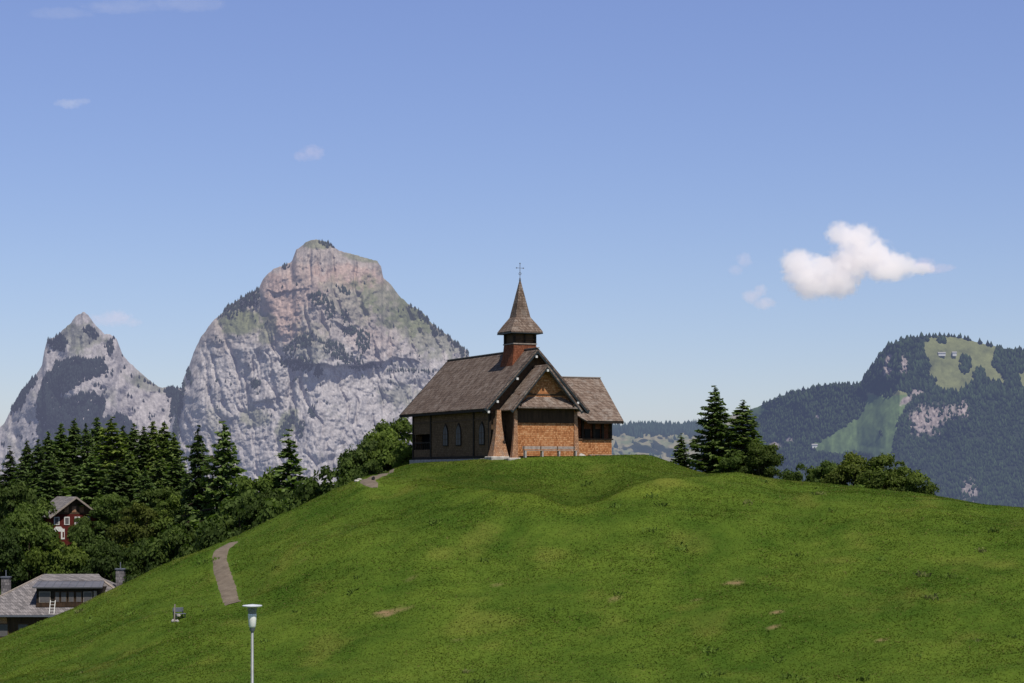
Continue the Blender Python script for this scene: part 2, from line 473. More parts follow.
quads = np.stack([idx[:-1, :-1], idx[:-1, 1:], idx[1:, 1:], idx[1:, :-1]], -1).reshape(-1, 4)
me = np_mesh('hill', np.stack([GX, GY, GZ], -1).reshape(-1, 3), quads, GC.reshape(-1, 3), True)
m, nt = new_mat('meadow turf')
at = nd(nt, 'ShaderNodeAttribute', attribute_name='Col')
v = coords(nt)
n1 = noise(nt, v, 2.6, 6, .7); n2 = noise(nt, v, 14, 3, .7)
col = mixc(nt, at.outputs['Color'], ramp(nt, n1, [(.28, (.78,.80,.76)), (.72, (1.25,1.2,1.12))]), 1, 'MULTIPLY')
col = mixc(nt, col, ramp(nt, n2, [(.3, (.92,.93,.92)), (.7, (1.12,1.1,1.08))]), 1, 'MULTIPLY')
bsdf_out(nt, col, .95, math_(nt, 'ADD', n1, math_(nt, 'MULTIPLY', n2, .2)), .3, .08, .05)
M['turf'] = m
hill = link('hill', me, M['turf']); props(hill, kind='structure')

# wide valley floor out to the horizon
vx = np.linspace(-16000, 16000, 90); vy = np.linspace(-6000, 26000, 90)
VX, VY = np.meshgrid(vx, vy); VZ = -160+18*fbm(VX/900, VY/900, 3, 51)
near = np.exp(-((VX/900)**2+((VY-300)/1200)**2)); VZ = VZ-25*near
VC = np.array([.05,.075,.03])*(1+.5*fbm(VX/500, VY/500, 4, 52))[..., None]
nvy, nvx = VX.shape; idx = np.arange(nvy*nvx).reshape(nvy, nvx)
quads = np.stack([idx[:-1, :-1], idx[:-1, 1:], idx[1:, 1:], idx[1:, :-1]], -1).reshape(-1, 4)
M['far_valley'] = far_mat('valley floor', (.05,.065,.10), .8, .01, .3)
props(link('valley_floor', np_mesh('valley_floor', np.stack([VX, VY, VZ], -1).reshape(-1, 3), quads, VC.reshape(-1, 3), True), M['far_valley']), kind='structure')

# ------------------------------------------------------------------ gravel path
m, nt = new_mat('gravel path')
v = coords(nt)
n1 = noise(nt, v, 1.5, 5, .6); n2 = noise(nt, v, 18, 3, .7)
col = ramp(nt, math_(nt, 'ADD', math_(nt, 'MULTIPLY', n1, .6), math_(nt, 'MULTIPLY', n2, .4)), [(.35, (.115,.092,.070)), (.65, (.21,.170,.132))])
bsdf_out(nt, col, .95, n2, .5, .04, .05)
M['gravel'] = m
M['turf_'] = M['turf']
path_pts = []
def path(name, pix, widths):
    pts = [Vector(ground_at(*p)) for p in pix]
    dense = []; ws = []
    for i in range(len(pts)-1):
        n = max(2, int((pts[i+1]-pts[i]).length/.3))
        for k in range(n):
            t = k/n
            p0 = pts[max(i-1, 0)]; p1 = pts[i]; p2 = pts[i+1]; p3 = pts[min(i+2, len(pts)-1)]
            q = .5*((2*p1)+(p2-p0)*t+(2*p0-5*p1+4*p2-p3)*t*t+(3*p1-p0-3*p2+p3)*t**3)
            dense.append(q); ws.append(widths[i]*(1-t)+widths[i+1]*t)
    dense.append(pts[-1]); ws.append(widths[-1])
    V = []; Fs = []; nc = 7
    for i, (q, w) in enumerate(zip(dense, ws)):
        d = (dense[min(i+1, len(dense)-1)]-dense[max(i-1, 0)]); d.z = 0; d.normalize()
        s = Vector((d.y, -d.x, 0))
        w *= 1+.10*float(perlin(i*.11, 3.3, 61))
        for k in range(nc):
            u = (k/(nc-1)-.5)*w + (.05*float(perlin(i*.5, k, 62)) if k in (0, nc-1) else 0)
            x, y = q.x+s.x*u, q.y+s.y*u
            V.append((x, y, float(height(x, y))+(.045 if 0 < k < nc-1 else -.02)))
            path_pts.append((x, y))
        if i:
            for k in range(nc-1):
                a = (i-1)*nc+k; b = i*nc+k
                Fs.append((a, a+1, b+1, b))
    me = np_mesh(name, V, Fs, None, True)
    o = link(name, me, M['gravel']); props(o, kind='structure')
    return o
path('path', [(233,542.6),(226,547),(220.5,553),(220,562),(223,575),(228,590),(233,604)], [1.0,1.25,1.35,1.25,1.25,1.3,1.3])
path('path', [(392,470),(384,473),(376,476.5),(368,480),(371,484),(375,488)], [.5,.9,1.1,1.5,1.4,.5])
path_pts = np.array(path_pts)

# ------------------------------------------------------------------ grass blades (nobody could count them)
N = 400000
D_ = rng.uniform(104, 196, N*2); ux = rng.uniform(-.35, .35, N*2)
keep = rng.random(N*2) < (D_/196)
D_, ux = D_[keep], ux[keep]
X = ux*D_; Y = D_
hid = np.zeros(len(X), bool)
lx = (X-2.34)*ca+(Y-180)*sa; ly = -(X-2.34)*sa+(Y-180)*ca
hid |= (lx > -4.6) & (lx < 7.8) & (ly > -1.6) & (ly < 20.5)
cell = set(zip(np.round(path_pts[:, 0]*3).astype(int), np.round(path_pts[:, 1]*3).astype(int)))
near_path = np.array([(a, b) in cell for a, b in zip(np.round(X*3).astype(int), np.round(Y*3).astype(int))])
hid |= near_path
hid |= rng.random(len(X)) < soil_mask(X, Y)*.8
X, Y = X[~hid], Y[~hid]
H = height(X, Y)
n = len(X)
tall = .75+.45*np.clip(.5+fbm(X/6, Y/6, 3, 71), 0, 1.2)
hgt = rng.uniform(.035, .095, n)*tall
tallest = rng.random(n) < .012; hgt[tallest] *= 2.3
base = np.stack([X, Y, H-.01], -1)
Vs = []; Cs = []
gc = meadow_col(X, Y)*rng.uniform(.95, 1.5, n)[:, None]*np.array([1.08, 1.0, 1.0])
dry = rng.random(n) < .05; gc[dry] = np.array([.22,.19,.07])*rng.uniform(.7, 1.2, (dry.sum(), 1))
for k in range(2):
    a = rng.uniform(0, 2*np.pi, n); w = rng.uniform(.02, .05, n)*tall
    off = np.stack([np.cos(a), np.sin(a), np.zeros(n)], -1)*w[:, None]
    lean = np.stack([rng.normal(0, .75, n)*hgt, rng.normal(-.2, .75, n)*hgt, hgt*.9], -1)
    Vs.append(np.stack([base-off, base+off, base+lean], 1).reshape(-1, 3))
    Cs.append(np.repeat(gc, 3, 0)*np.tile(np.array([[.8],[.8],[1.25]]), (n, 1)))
# broad leaved dock and thistle rosettes among the grass
for i in range(75):
    Dw = rng.uniform(112, 172); uw = rng.uniform(-.26, .28) if i < 60 else rng.uniform(.05, .28)
    xw, yw = uw*Dw, Dw; m_ = 26; sw = rng.uniform(.5, 1.25)
    xs = xw+rng.normal(0, .22*sw, m_); ys = yw+rng.normal(0, .22*sw, m_); zs = height(xs, ys)
    a = rng.uniform(0, 6.28, m_); hh_ = rng.uniform(.10, .26, m_)*sw; ww_ = rng.uniform(.04, .08, m_)*sw
    off = np.stack([np.cos(a), np.sin(a), 0*a], -1)*ww_[:, None]
    bs = np.stack([xs, ys, zs], -1); tp = np.stack([rng.normal(0, .12, m_)*sw, rng.normal(-.03, .12, m_)*sw, hh_], -1)
    Vs.append(np.stack([bs-off*.3, bs+off*.3+tp*.1, bs+tp+off, bs-off*.3, bs+tp+off, bs+tp-off], 1).reshape(-1, 3))
    cw = np.array([.120,.185,.035])*rng.uniform(.75, 1.3) if rng.random() < .75 else np.array([.16,.18,.06])
    Cs.append(np.repeat(cw[None]*rng.uniform(.75, 1.3, m_)[:, None], 6, 0))
Vg = np.concatenate(Vs); Cg = np.concatenate(Cs)
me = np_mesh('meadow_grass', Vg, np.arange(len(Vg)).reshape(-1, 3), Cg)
m, nt = new_mat('grass blade')
at = nd(nt, 'ShaderNodeAttribute', attribute_name='Col')
b = nd(nt, 'ShaderNodeBsdfDiffuse'); t = nd(nt, 'ShaderNodeBsdfTranslucent'); mx = nd(nt, 'ShaderNodeMixShader'); o = nd(nt, 'ShaderNodeOutputMaterial')
ge = nd(nt, 'ShaderNodeNewGeometry')
va = nd(nt, 'ShaderNodeVectorMath', operation='SCALE'); nt.links.new(ge.outputs['Normal'], va.inputs[0]); va.inputs['Scale'].default_value = .55
vb = nd(nt, 'ShaderNodeVectorMath', operation='ADD'); nt.links.new(va.outputs[0], vb.inputs[0]); vb.inputs[1].default_value = (0, -.12, .9)
vn = nd(nt, 'ShaderNodeVectorMath', operation='NORMALIZE'); nt.links.new(vb.outputs[0], vn.inputs[0])
nt.links.new(vn.outputs[0], b.inputs['Normal'])
nt.links.new(at.outputs['Color'], b.inputs[0]); nt.links.new(at.outputs['Color'], t.inputs[0]); mx.inputs[0].default_value = .45
nt.links.new(b.outputs[0], mx.inputs[1]); nt.links.new(t.outputs[0], mx.inputs[2]); nt.links.new(mx.outputs[0], o.inputs[0])
g = link('meadow_grass', me, m)
props(g, 'short green meadow grass covering the hill below the chapel', 'grass', kind='stuff')

# ------------------------------------------------------------------ mountains
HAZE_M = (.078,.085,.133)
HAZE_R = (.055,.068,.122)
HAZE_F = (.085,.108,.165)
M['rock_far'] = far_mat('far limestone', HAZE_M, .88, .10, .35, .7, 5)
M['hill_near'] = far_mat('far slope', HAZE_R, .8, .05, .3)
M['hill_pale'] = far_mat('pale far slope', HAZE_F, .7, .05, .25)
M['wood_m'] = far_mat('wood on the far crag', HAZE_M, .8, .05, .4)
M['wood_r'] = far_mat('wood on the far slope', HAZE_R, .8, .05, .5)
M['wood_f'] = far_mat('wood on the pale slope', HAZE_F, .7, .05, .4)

def sheet(name, sky, x0, x1, pyb, D0, run, mat, colour, relief, step=1.0, rows=240, jag=0, seed=0, lateral=None):
    """a mountain: front face from the ridge down to its foot, and its back"""
    cols = np.arange(x0, x1+step, step)
    sk = np.interp(cols, [p[0] for p in sky], [p[1] for p in sky])
    sk = sk + jag*(fbm(cols/9, cols*0+seed, 5, seed+5, .6))
    v = np.linspace(0, 1, rows)
    PX = np.tile(cols, (rows, 1)); PY = sk[None]*(1-v[:, None])+pyb*v[:, None]
    hm = (PY-sk[None])
    D = D0 - run(PX, hm) + relief(PX, PY, hm)*smooth(-2, 14, hm)
    if lateral is not None: D = D + lateral(PX)
    XX, YY, ZZ = (PX-512)/F*D, D, (HY-PY)/F*D
    col = colour(PX, PY, hm)
    front = np.stack([XX, YY, ZZ], -1)
    # back of the ridge
    bk = []
    for t in (.12, .4, 1.0):
        q = front[0].copy(); q[:, 1] += t*1500; q[:, 2] = q[:, 2]*(1-t)+(-200)*t
        bk.append(q)
    V = np.concatenate([np.array(bk[::-1]), front]); colb = np.concatenate([np.repeat(col[:1], 3, 0), col])
    r, c = V.shape[:2]
    idx = np.arange(r*c).reshape(r, c)
    q = np.stack([idx[:-1, :-1], idx[1:, :-1], idx[1:, 1:], idx[:-1, 1:]], -1).reshape(-1, 4)
    me = np_mesh(name, V.reshape(-1, 3), q, colb.reshape(-1, 3), True)
    o = link(name, me, mat); props(o, kind='structure')
    return PX, PY, front

def spikes(name, pts, hs, ws, mat, base_col, label, seed=0):
    """a far wood: one small tapering crown per tree, thousands of them in one mass"""
    n = len(pts); r = np.random.default_rng(seed)
    k = 5
    Vs = []; Fs = []
    a0 = r.uniform(0, 6.28, n)
    ringz = [(.0, .55), (.22, 1.0), (.6, .5)]
    for z, rr in ringz:
        for i in range(k):
            a = a0+i*2*np.pi/k
            j = r.uniform(.75, 1.2, n)
            Vs.append(np.stack([pts[:, 0]+np.cos(a)*ws*rr*j/2, pts[:, 1]+np.sin(a)*ws*rr*j/2, pts[:, 2]+hs*z-hs*.12], -1))
    Vs.append(pts+np.stack([0*hs, 0*hs, hs*.9], -1))
    V = np.stack(Vs, 1)
    m_ = V.shape[1]
    f = []
    for q in range(2):
        for i in range(k):
            j = (i+1) % k
            f += [(q*k+i, q*k+j, (q+1)*k+j), (q*k+i, (q+1)*k+j, (q+1)*k+i)]
    for i in range(k): f.append((2*k+i, 2*k+(i+1) % k, 3*k))
    f = np.array(f)
    FF = (f[None]+(np.arange(n)*m_)[:, None, None]).reshape(-1, 3)
    col = np.repeat(np.array(base_col)*r.uniform(.55, 1.5, (n, 1)), m_, 0)*np.tile(np.array([1.]*5+[.9]*5+[1.1]*5+[1.4])[:, None], (n, 1))
    me = np_mesh(name, V.reshape(-1, 3), FF, col)
    o = link(name, me, mat); props(o, label, 'forest', kind='stuff')
    return o

def scatter(PX, PY, front, dens, n, seed):
    r = np.random.default_rng(seed)
    i = r.integers(0, PX.shape[0]-1, n*8); j = r.integers(0, PX.shape[1]-1, n*8)
    ok = r.random(n*8) < dens[i, j]
    i, j = i[ok][:n], j[ok][:n]
    fi, fj = r.random(len(i))[:, None], r.random(len(i))[:, None]
    p = (front[i, j]*(1-fi)+front[i+1, j]*fi)*(1-fj)+(front[i, j+1]*(1-fi)+front[i+1, j+1]*fi)*fj
    return p, PX[i, j], PY[i, j]

def blob(PX, PY, cx, cy, rx, ry, rot=0, seed=0, rag=.6, sc=8):
    c, s = math.cos(rot), math.sin(rot)
    dx, dy = PX-cx, PY-cy
    a = (dx*c+dy*s)/rx; b = (-dx*s+dy*c)/ry
    return smooth(1.25, .75, np.sqrt(a*a+b*b)+rag*fbm(PX/sc, PY/sc, 4, 90+seed))

def lerp(a, b, t): return a*(1-t)+b*t

# --- the great crag
sky_g = [(150,470),(165,440),(172,420),(178,405),(184,378),(189,366),(193.5,352.5),(201,337),(213,321),(229,306),(247,295),(258.7,289),(263,279),(274,268),(284,266),(292,261),(296,250),(306,242),(318,239),(328,243),(340,251),(356,255),(377,261),(381,266),(383,277),(389,283),(399,295),(407,303),(423,313),(435,327),(450,337),(462,347),(468,351),(470,360),(476,372),(500,410),(540,440),(620,470),(660,500)]
def run_g(PX, h):
    hm = h*3.1
    return .55*hm+.25*np.minimum(hm, 160)
def relief_g(PX, PY, h):
    wx = PX+11*fbm(PX/55, PY/55, 3, 101, .5); wy = PY+16*fbm(PX/55, PY/55, 3, 102, .5)
    big = facet((wx-.3*wy)/62, wy/120, 103, .75)*85+fbm(wx/60, wy/110, 3, 110)*45
    mid = facet((wx+.18*wy)/23, wy/36, 104)*30+facet((wx-.4*wy)/10, wy/15, 107)*18
    fin = facet((PX+.2*PY)/4.6, PY/6, 106)*13+fbm(PX/3, PY/3.6, 4, 108, .7)*10
    gul = smooth(.55, .95, fbm((wx-.25*wy)/24, wy/90, 3, 109, .5, ridged=True))*26
    led = fbm(wx/60, (wy+.3*wx)/11, 3, 105, .5)*13
    return -(big+mid+fin)+gul+led
def lat_g(PX): return 2.0*np.abs(PX-318)+ .9*np.maximum(0, PX-318)
def col_g(PX, PY, h):
    a = fbm(PX/26, PY/34, 5, 111); b = fbm(PX/7, PY/10, 4, 112, .6); c = fbm(PX/3.2, PY/4.5, 3, 113, .6)
    grey = np.array([.375,.342,.322]); 
    sp = fbm(PX/1.7, PY/2.3, 2, 117)
    col = grey*(1+.28*b+.14*a+.34*c+.32*sp)[..., None]
    crack = smooth(.38, .75, fbm((PX+.25*PY)/5.5, PY/19, 4, 114, .6, ridged=True))*smooth(.0, .3, fbm(PX/30, PY/30, 3, 115)+.15)
    col = col*(1-.38*crack)[..., None]
    st = smooth(.1, .5, fbm(PX/4, PY/28, 4, 116))[..., None]
    col = lerp(col, np.array([.44,.415,.40])*(1+.3*c+.2*sp)[..., None], st*.45)
    fleck = smooth(.25, .55, fbm(PX/3, PY/3.4, 3, 118)+.35*fbm(PX/25, PY/25, 2, 119))[..., None]
    col = lerp(col, np.array([.12,.13,.085]), fleck*.42)
    up = smooth(370, 310, PY+22*a)[..., None]
    col = lerp(col, np.array([.325,.27,.23])*(1+.4*b+.35*c+.2*sp)[..., None], up*.8)     # warmer upper rock
    pink = np.clip(blob(PX, PY, 283, 310, 17, 36, -.35, 1)+blob(PX, PY, 300, 285, 26, 22, 0, 2)*.6+blob(PX, PY, 352, 277, 34, 12, .12, 3)*.95+blob(PX, PY, 372, 345, 26, 14, .3, 4)*.35, 0, 1)[..., None]
    col = lerp(col, np.array([.40,.265,.21])*(1+.4*b+.3*c)[..., None], pink*.58)
    green = np.array([.135,.15,.07])
    gr = np.clip(blob(PX, PY, 241, 322, 22, 13, -.1, 5, .4)+blob(PX, PY, 268, 330, 8, 16, .2, 6)*.7+blob(PX, PY, 395, 305, 40, 22, .5, 7, .9)*.6+blob(PX, PY, 425, 330, 40, 20, .6, 8, 1.)*.55
                 +blob(PX, PY, 365, 258, 22, 4, .15, 9, .4)*.7+blob(PX, PY, 318, 244, 18, 5, 0, 10, .4)*.8+blob(PX, PY, 253, 418, 14, 12, .2, 11, .8)*.55+blob(PX, PY, 287, 425, 9, 18, .5, 12, .7)*.8
                 +blob(PX, PY, 350, 300, 30, 20, .5, 13, 1.)*.35+blob(PX, PY, 310, 345, 18, 22, 0, 16, 1)*.4+blob(PX, PY, 400, 395, 20, 12, 0, 14, 1.)*.4+blob(PX, PY, 215, 420, 12, 14, 0, 15, 1.1)*.3, 0, 1)
    gr = np.clip(gr + .25*smooth(.2, .5, a+.4*b)*smooth(400, 250, PY), 0, 1)[..., None]
    col = lerp(col, green*(1+.35*b+.2*c)[..., None], gr*.9)
    return np.clip(col, .02, .8)
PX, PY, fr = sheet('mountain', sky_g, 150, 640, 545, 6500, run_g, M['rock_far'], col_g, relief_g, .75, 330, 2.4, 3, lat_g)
d = np.zeros(PX.shape)
for i, (cx, cy, rx, ry, rot) in enumerate([(238,305,22,8,-.5),(252,296,10,12,0),(318,299,11,7,.3),(330,310,5,10,0),(290,352,6,18,.45),(303,342,14,7,-.5),(300,365,14,8,.1),(318,370,4,9,0),(335,350,17,8,.45),(352,362,16,6,.4),
        (362,341,7,12,.2),(350,331,9,5,0),(345,316,4,7,0),(372,366,12,3,0),(410,371,26,1.3,.02),(328,245,10,3,.3),(285,266,6,3,0),(385,262,5,2,.4),(424,316,9,6,.8),(437,330,9,6,.6),(455,340,8,6,.6),(465,351,6,6,.5),(287,425,5,16,.5),(311,412,5,5,0),(300,430,4,9,.2),(180,400,4,22,.12),(186,370,2.5,18,-.3),(176,432,4,14,0),(412,305,5,5,.5),(343,290,8,3,.5),(256,385,5,4,0),(445,322,3,6,.5)]):
    d = np.maximum(d, blob(PX, PY, cx, cy, rx, ry, rot, 120+i, .5, 7)**3)
d = np.maximum(d, .10*smooth(.15, .5, fbm(PX/9, PY/9, 3, 262))*smooth(270, 300, PY)*smooth(440, 380, PY))
p, qx, qy = scatter(PX, PY, fr, d, 7000, 31)
r_ = np.random.default_rng(5)
spikes('mountain_wood', p, r_.uniform(8, 17, len(p)), r_.uniform(6, 10, len(p)), M['wood_m'], (.026,.036,.024), 'dark conifer clumps clinging to the ledges of the great grey crag', 5)

# --- the lesser crag
sky_k = [(-90,470),(-40,450),(0,427),(4,423),(11,410),(22,392),(36,375),(42,364),(44.5,350),(47,342),(56,336),(63,330),(71,323),(76,315),(83,312),(89,316),(97,326),(104,334),(111,334.5),(117,340),(122,354),(131,364),(142,373.5),(153,383),(161,387.5),(180,388),(200,400),(240,440)]
def relief_k(PX, PY, h):
    wx = PX+4*fbm(PX/30, PY/30, 2, 201); wy = PY+4*fbm(PX/30, PY/30, 2, 202)
    return -(facet((wx-.2*wy)/40, wy/70, 203)*95+facet((wx+.25*wy)/14, wy/26, 204)*58+facet(PX/5, PY/8, 206)*12+fbm(PX/3.5, PY/5, 4, 208, .65)*8)
def col_k(PX, PY, h):
    a = fbm(PX/20, PY/26, 5, 211); b = fbm(PX/5.5, PY/8, 4, 212, .6)
    col = np.array([.335,.305,.295])*(1+.42*b+.16*a+.35*fbm(PX/2.4, PY/3.2, 3, 213))[..., None]
    gr = np.clip(blob(PX, PY, 78, 338, 22, 14, 0, 220, 1.)*.7+blob(PX, PY, 150, 385, 22, 6, .3, 221, .6)*.7+.45*smooth(.05, .4, a), 0, 1)[..., None]
    col = lerp(col, np.array([.13,.14,.085])*(1+.3*b)[..., None], gr*.8)
    return np.clip(col, .02, .8)
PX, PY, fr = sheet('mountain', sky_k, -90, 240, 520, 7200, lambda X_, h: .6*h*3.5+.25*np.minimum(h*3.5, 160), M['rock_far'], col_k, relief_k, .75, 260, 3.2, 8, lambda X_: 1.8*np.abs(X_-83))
w1 = inpoly([(57,362),(75,358),(104,359),(106,372),(90,378),(70,390),(60,400),(92,392),(104,400),(103,420),(120,414),(132,424),(132,440),(38,450),(37,400),(45,378)], PX+4*fbm(PX/6, PY/6, 3, 230), PY+4*fbm(PX/6, PY/6, 3, 231))*1.0
for i, (cx, cy, rx, ry, rot) in enumerate([(58,343,8,8,0),(90,332,8,4,.6),(110,347,3,8,0),(172,392,7,6,0),(176,408,6,18,0),(18,402,5,14,.6),(30,384,4,9,.6)]):
    w1 = np.maximum(w1, .8*blob(PX, PY, cx, cy, rx, ry, rot, 240+i, .6, 5))
w1 = np.maximum(w1, .10*smooth(.1, .45, fbm(PX/7, PY/9, 3, 261))*smooth(330, 350, PY))
p, qx, qy = scatter(PX, PY, fr, w1, 7000, 33)
spikes('mountain_wood', p, r_.uniform(10, 19, len(p)), r_.uniform(7, 12, len(p)), M['wood_m'], (.016,.022,.020), 'dark wood filling the hollow of the lesser left crag', 6)

# --- the wooded mountain on the right
sky_r = [(690,470),(715,440),(740,418),(752,409),(757,407),(774,399),(790,393),(807,389),(820,386),(832,384.5),(857,384.5),(862,380),(866,374),(872,366),(879,356),(886,348),(896,342),(906,338),(925,336),(944,335.5),(958,337),(973,341),(985,344),(997,347),(1008,349),(1024,350),(1060,356),(1120,380)]
top_meadow = [(921,347),(930,337),(944,336.5),(962,338),(987,344),(998,348),(994,354),(990,362),(996,369),(1003,377),(1004,383),(990,380),(982,372),(976,374),(971,384),(958,391),(944,391),(936,386),(929,374),(928,360)]
low_meadow = [(808,447),(824,439),(844,427),(860,417),(866,405),(867,391),(876,394),(887,398),(898,390),(908,394),(910,401),(902,412),(897,424),(894,440),(893,459),(878,457),(866,453),(850,454),(835,453),(816,451)]
pale_edge = [(748,416),(752,408),(762,406),(768,411),(758,418),(750,424)]
right_edge = [(1018,372),(1026,370),(1060,372),(1060,388),(1022,388)]
def warp(PX, PY, s=1.6):
    return PX+s*2*fbm(PX/5, PY/5, 3, 301), PY+s*2*fbm(PX/5, PY/5, 3, 302)
def relief_r(PX, PY, h):
    wx = PX+12*fbm(PX/40, PY/40, 3, 311); wy = PY+12*fbm(PX/40, PY/40, 3, 312)
    big = fbm((wx+.5*wy)/70, wy/90, 2, 313)*70+fbm(wx/18, wy/26, 4, 314, .5, ridged=True)*9
    crag = np.clip(blob(PX, PY, 938, 420, 34, 18, .1, 20)+blob(PX, PY, 893, 366, 12, 16, 0, 21), 0, 1)
    mead, _ = masks_r(PX, PY)
    return -big*np.where(mead, .75, 1) - crag*fbm(PX/5, PY/9, 4, 316, .6, ridged=True)*22
def masks_r(PX, PY):
    wx, wy = warp(PX, PY)
    mead = inpoly(top_meadow, wx, wy) | inpoly(low_meadow, wx, wy) | inpoly(pale_edge, wx, wy) | inpoly(right_edge, wx, wy)
    cr = np.clip(blob(PX, PY, 926, 420, 17, 14, -.3, 30, .8, 6)+blob(PX, PY, 948, 413, 11, 8, 0, 31, .9, 6)*.8+blob(PX, PY, 963, 410, 5, 9, 0, 32, .6, 5)+blob(PX, PY, 888, 366, 4, 13, .1, 33, .5, 5)+blob(PX, PY, 904, 366, 4, 9, 0, 34, .6, 5)+blob(PX, PY, 917, 392, 6, 3, 0, 35, .6, 5)
                 +blob(PX, PY, 774, 446, 6, 4, 0, 36, .6, 4)+blob(PX, PY, 789, 440, 4, 3, 0, 37, .5, 4)+blob(PX, PY, 970, 490, 8, 10, 0, 38, .9, 5)*.8+blob(PX, PY, 817, 417, 3, 2, 0, 39, .5, 4)+blob(PX, PY, 906, 400, 7, 3, -.6, 40, .6, 4), 0, 1)
    return mead, cr
def col_r(PX, PY, h):
    mead, cr = masks_r(PX, PY)
    b = fbm(PX/8, PY/8, 4, 321); c = fbm(PX/3, PY/4, 3, 322, .6)
    col = np.array([.025,.034,.020])*(1+.4*b)[..., None]
    mc = np.where((PY < 395)[..., None], np.array([.170,.178,.075]), np.array([.115,.165,.062]))*(1+.10*b+.08*c)[..., None]
    col = np.where(mead[..., None], mc, col)
    col = lerp(col, np.array([.27,.225,.205])*(1+.9*c+.3*b)[..., None], cr[..., None])
    return np.clip(col, .008, .8)
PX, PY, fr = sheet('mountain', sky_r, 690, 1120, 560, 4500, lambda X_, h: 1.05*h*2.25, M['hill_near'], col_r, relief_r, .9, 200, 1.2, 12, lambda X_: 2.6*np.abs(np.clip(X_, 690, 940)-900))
mead, cr = masks_r(PX, PY)
dens = np.where(mead, 0.0, 1.0)*(1-.92*cr)
dens *= np.clip(.62+1.1*fbm(PX/8, PY/8, 4, 331), .12, 1)
clump = fbm(PX/6, PY/7, 2, 332)
dens = np.maximum(dens, .9*blob(PX, PY, 964, 365, 5.5, 9, 0, 50, .3, 4)); dens = np.maximum(dens, .9*blob(PX, PY, 940, 341, 4, 2.5, 0, 51, .3, 4))
dens = np.maximum(dens, .8*blob(PX, PY, 881, 434, 1.6, 2.6, 0, 52, .2, 4)); dens = np.maximum(dens, .9*blob(PX, PY, 978, 374, 5, 7, .5, 53, .4, 4))
p, qx, qy = scatter(PX, PY, fr, np.clip(dens, 0, 1), 30000, 35)
s_ = np.where((qx > 870) & (qy < 400), 1.15, .85)*r_.uniform(.5, 1.45, len(p))
spikes('mountain_wood', p, 9.5*s_, 7.6*s_, M['wood_r'], (.026,.040,.016), 'dense dark wood covering the right hand mountain around its meadows', 7)
mountain_r = (PX, PY, fr)

# --- the pale ridge between chapel and firs
sky_f = [(520,436),(560,432),(600,430),(616,428),(640,426),(670,427),(700,425),(715,420),(740,413),(757,409),(775,407),(800,415),(850,440)]
def col_f(PX, PY, h):
    b = fbm(PX/12, PY/5, 4, 341); c = fbm(PX/4, PY/3, 3, 342)
    t = smooth(-.25, .35, b)[..., None]
    col = lerp(np.array([.24,.205,.125]), np.array([.15,.165,.085]), t)*(1+.25*c)[..., None]
    return np.clip(col, .01, .8)
PX, PY, fr = sheet('mountain', sky_f, 520, 850, 500, 5600, lambda X_, h: 2.6*h*2.8, M['hill_pale'], col_f, lambda X_, Y_, h: -fbm(X_/40, Y_/22, 4, 343, ridged=True)*120, 1.0, 90, .6, 15)
dens = smooth(438, 431, PY+6*fbm(PX/14, PX*0, 3, 351))*smooth(600, 618, PX)*smooth(712, 700, PX)
dens = np.maximum(dens, .25*smooth(.3, .5, fbm(PX/7, PY/5, 3, 352)))*smooth(765, 745, PX)
p, qx, qy = scatter(PX, PY, fr, dens, 2600, 37)
s_ = r_.uniform(.7, 1.25, len(p))
spikes('mountain_wood', p, 19*s_, 11*s_, M['wood_f'], (.018,.03,.02), 'line of distant conifers along the pale ridge right of the chapel', 8)

# ------------------------------------------------------------------ the chapel
AL = math.radians(24)
ch = empty('chapel', (2.34, 180.0, 1.5), AL)
props(ch, 'brown shingled hilltop chapel with steep roofs and small pointed bell tower', 'chapel')
def part(mb, name, mat, par=None, bevel=0, label=None):
    o = mb.build(name, M[mat], par or ch, bevel)
    if label: o['label'] = label
    return o
RZ, EZ, HW, LN = 9.93, 4.46, 5.1, 21.5        # ridge, eave, half width and length of the nave roof
pit = (RZ-EZ)/HW
def nave_z(x): return RZ-abs(x)*pit
# roofs
rf = MB()
rf.slab([(-HW,0,EZ),(-HW,LN,EZ),(0,LN,RZ),(0,0,RZ)], .16)
rf.slab([(HW,0,EZ),(0,0,RZ+.003),(0,LN,RZ+.003),(HW,LN,EZ)], .16)
roof = part(rf, 'roof', 'roof')
part(MB().bar((0,-.05,RZ+.03),(0,LN+.05,RZ+.03),.28,.08), 'ridge_board', 'grey_wood', roof)
for s in (-1, 1):
    part(MB().bar((0,.06+.003*s,RZ-.22),(s*(HW+.02),.06+.003*s,EZ-.24),.10,.34), 'bargeboard', 'board', roof)
    part(MB().bar((0,LN-.06+.003*s,RZ-.22),(s*(HW+.02),LN-.06+.003*s,EZ-.24),.10,.34), 'bargeboard', 'board', roof)
    part(MB().bar((s*(HW-.03),.1,EZ-.20),(s*(HW-.03),LN-.1,EZ-.20),.10,.18), 'gutter_board', 'timber', roof)
for fx in (-.03, -.40, -.78, -.95, .78):
    x = fx*HW
    z = nave_z(x)-.62
    part(MB().bar((x,-.02,z),(x,1.2,z),.2,.2), 'purlin', 'timber', roof)
    part(MB().box(x-.1,x+.1,-.07,-.022,z-.1,z+.1), 'purlin_end', 'white', roof)
